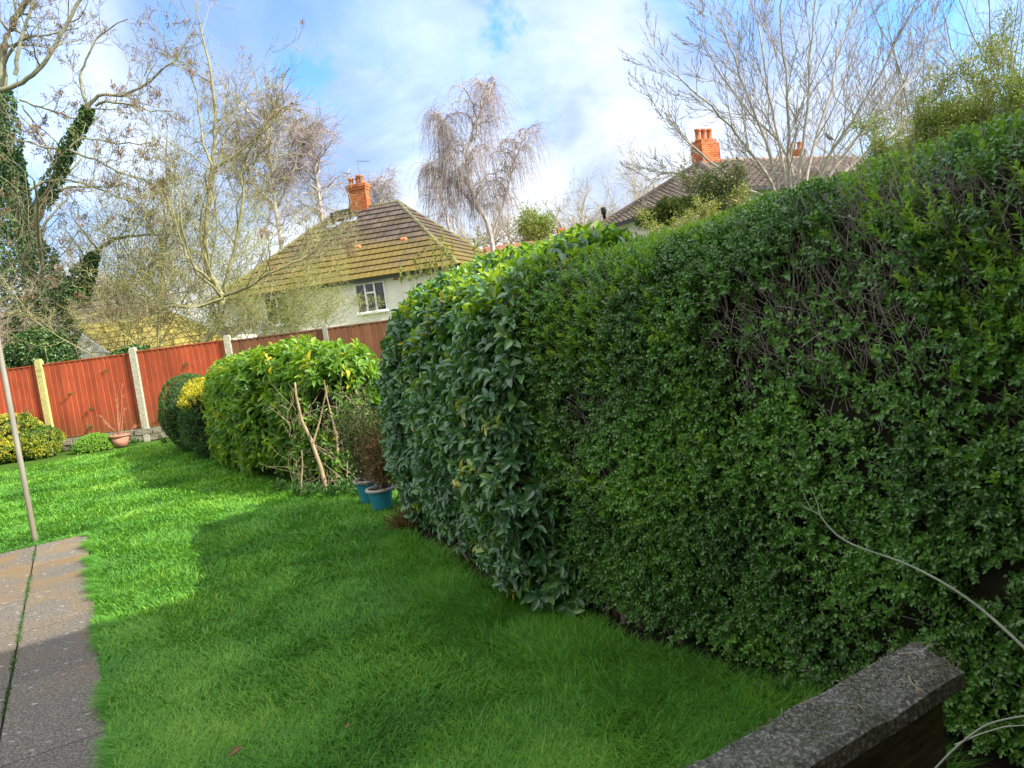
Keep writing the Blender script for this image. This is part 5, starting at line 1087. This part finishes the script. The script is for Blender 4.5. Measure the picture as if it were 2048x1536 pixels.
pigeon(1659, 274, Y-.3, 2.2, 'grey pigeon perched in the bare tree, left of the pair'); pigeon(1688, 266, Y-.3, .7, 'grey pigeon perched in the bare tree, right of the pair')
# --- more bare trees right
def bare(px, base, Y, label, h, n, mt, spread=1.5, wob=.12, up=.09, nch=(8, 6), r=.03, rmin=.006, name='bare_tree', lf=(.42, .5), nleaf=0, mleaf=None, L=.05):
    return twiggy(name, label, base[0], base[1], Y, n, h, spread, mt, mleaf, nleaf, L=L, r=r, up=up, wob=wob, nch=nch, lf=lf, rmin=rmin)
bare(0, (1800, 330), 24., 'bare upright tree between the many-stemmed tree and the green willow', 5.2, 12, m_ashr, spread=2.2, up=.12, rmin=.0045)
bare(0, (1900, 300), 24., 'pale bare sapling group behind the willow shrub', 5.0, 12, m_ashr, spread=1.8, up=.14, rmin=.0045)
bare(0, (2040, 240), 22., 'brownish bare tree at the top right corner', 5.2, 12, m_ash, spread=1.6, up=.06, rmin=.0045, nleaf=500, mleaf=m_keys)
bare(0, (1720, 380), 26., 'bare thin tree low behind the many-stemmed tree', 4.0, 12, m_ashr, spread=2.0, up=.10, rmin=.005)
wl = twiggy('willow_shrub', 'fresh green willow shrub rising behind the right end of the privet hedge', 2050, 310, 8.6, 46, 1.0, 1.1, m_twigs, m_willow, 38000, L=.034, r=.008, wob=.2, up=.05, lfs=.05, jitY=1., W=.4)
twiggy('willow_shrub', 'thin green leafing shrub low on the hedge skyline, left of the fresh green willow', 1870, 350, 9.2, 34, .55, 1.3, m_twigs, m_willow, 20000, L=.032, r=.006, wob=.22, up=.03, lfs=.05, W=.4)
# shrubs behind the hedge
def bush(name, label, blobs, Y, mat, nper, L, W, wc=.5, lump=.22, tint=None):
    c = at(*blobs[0][:2], Y); root = thing(name, c*[1, 1, 0], label, 'shrub')
    for (x, y, rx, rz) in blobs:
        G = blob_grid(at(x, y, Y+rng.normal(0, .1)), (rx, rx*.8, rz), lump=lump, ls=2.5); core('shade_core', G, rx*.4, m_core, root); p, nr, A = sample_grid(G, nper)
        P1, D1, N1, L1, T1 = sprigs(p-nr*(rng.random(len(p))*.3*rx)[:, None], nr, 5, L*1.6, .8, L, 0, upw=.45, spread=.6); leaves('foliage', P1, D1, N1, L1, L1*W, LEAF2, mat, root, T1)
    T = Tubes(); T.add([c*[1, 1, 0], c], [.05, .03]); T.build('stems', m_hstem, root, 6)
twiggy('dark_conifer', 'dark green bushy evergreen in front of the brown roof', 1436, 440, 11., 26, .62, .42, m_hstem, m_conif, 7500, L=.045, r=.008, wob=.2, up=.06, lfs=.05, jitY=.4, W=.35)
bush('green_conifer', 'mid green conifer left of the dark one, against the tiles', [(1345, 420, .22, .12), (1318, 440, .22, .10), (1375, 412, .16, .09)], 10.5, m_conif, 900, .045, .3)
twiggy('golden_shrub', 'golden green twiggy shrub showing above the hedge below the conifers', 1400, 490, 9.2, 34, .40, 1.3, m_twigs, m_buds, 9000, L=.03, r=.006, wob=.2, up=.06, lfs=.035)
0 and twiggy('golden_shrub', 'olive twiggy shrub at the left foot of the brown roof', 1275, 490, 9.4, 12, .32, .5, m_twigs, m_buds, 3500, L=.03, r=.005, wob=.2, up=.06, lfs=.035)
# catkin shoots above the laurel
cs = thing('catkin_shrub', at(880, 560, 10)*[1, 1, 0], 'upright yellow-green catkin shoots sticking up behind the laurel hedge', 'shrub'); T = Tubes(); q = []
for (x, y) in [(838, 505), (850, 500), (862, 480), (872, 495), (885, 460), (893, 488), (905, 480), (860, 520), (815, 545), (800, 530), (955, 455), (968, 470), (948, 480), (900, 500), (830, 520), (880, 478)]:
    b = at(x+8, 600, 10+rng.normal(0, .2)); e = at(x, y, b[1]); mid = (b+e)/2+rng.normal(0, .02, 3); rt0 = at(880, 560, 10)*[1, 1, 0]+[0, 0, .1]; T.add([rt0, rt0*.3+b*.7-[0, 0, .1], b, mid, e], [.008, .007, .006, .004, .002]); k = rng.random((30, 1)); q.append(mid*(1-k)+e*k)
T.build('stems', m_tan, cs, 4); q = np.concatenate(q); q = np.repeat(q, 2, 0)+rng.normal(0, .008, (len(q)*2, 3)); leaves('catkins', q, rv(len(q))*.5+[0, 0, .8], rv(len(q)), .04, .018, LEAF2, m_buds, cs)
# --- far tree line
def far(px, py, Y, label, h, n, mt=m_fartw, spread=6., up=.05, nleaf=0, ml=None, name='bare_tree', rmin=.016): twiggy(name, label, px, py, Y, n, h, spread, mt, ml, nleaf, L=.25, r=.08, up=up, wob=.15, nch=(8, 7), lf=(.45, .5), rmin=rmin, lfs=.3)
far(1180, 480, 75, 'pale rounded far tree right of the weeping birch', 6.2, 30)
far(1075, 495, 70, 'pale straw-coloured far tree at the foot of the weeping birch', 4., 22)
far(1010, 495, 72, 'far bare tree directly under the weeping birch', 4., 22)
far(950, 495, 75, 'far tan bare tree between the white house roof and the weeping birch', 3.5, 18)
far(1085, 490, 66, 'small yellow-green far conifer beside the brick house', 2.6, 16, m_twigs, 1.6, .15, 3500, m_willow)
far(215, 600, 60, 'far pale bare tree seen between the ivy tree and the green shrub', 4.5, 22)
far(260, 600, 65, 'far greenish bare tree over the bungalow roof', 4.0, 20, m_twigs)
far(1280, 470, 80, 'far bare tree behind the brown-roofed house, left', 6., 16)
far(1350, 420, 80, 'far bare tree behind the big chimney', 8., 16); far(10, 640, 55, 'far bare tree at the left edge behind the ivy', 7., 18)
far(1900, 360, 60, 'far bare tree behind the willow shrub', 9., 20)
def wood():
    t = Tree(wob=.16, trop=(.05, .05, .05), seg=4, ang=(.7, .75), lf=(.45, .5), nch=(6, 5), rf=.5, rmin=.03)
    for k in range(240):
        x = rng.uniform(-120, 110); t.grow([x, rng.uniform(105, 130), 0], [rng.normal(0, .2), 0, 1], rng.uniform(4, 8), .15, 0)
    for k in t.F.P: t.T.add(*k)
    return t.T.build('distant_wood', m_fartw, None, 3)
tag(wood(), 'distant bare wood along the horizon', 'wood', kind='stuff')
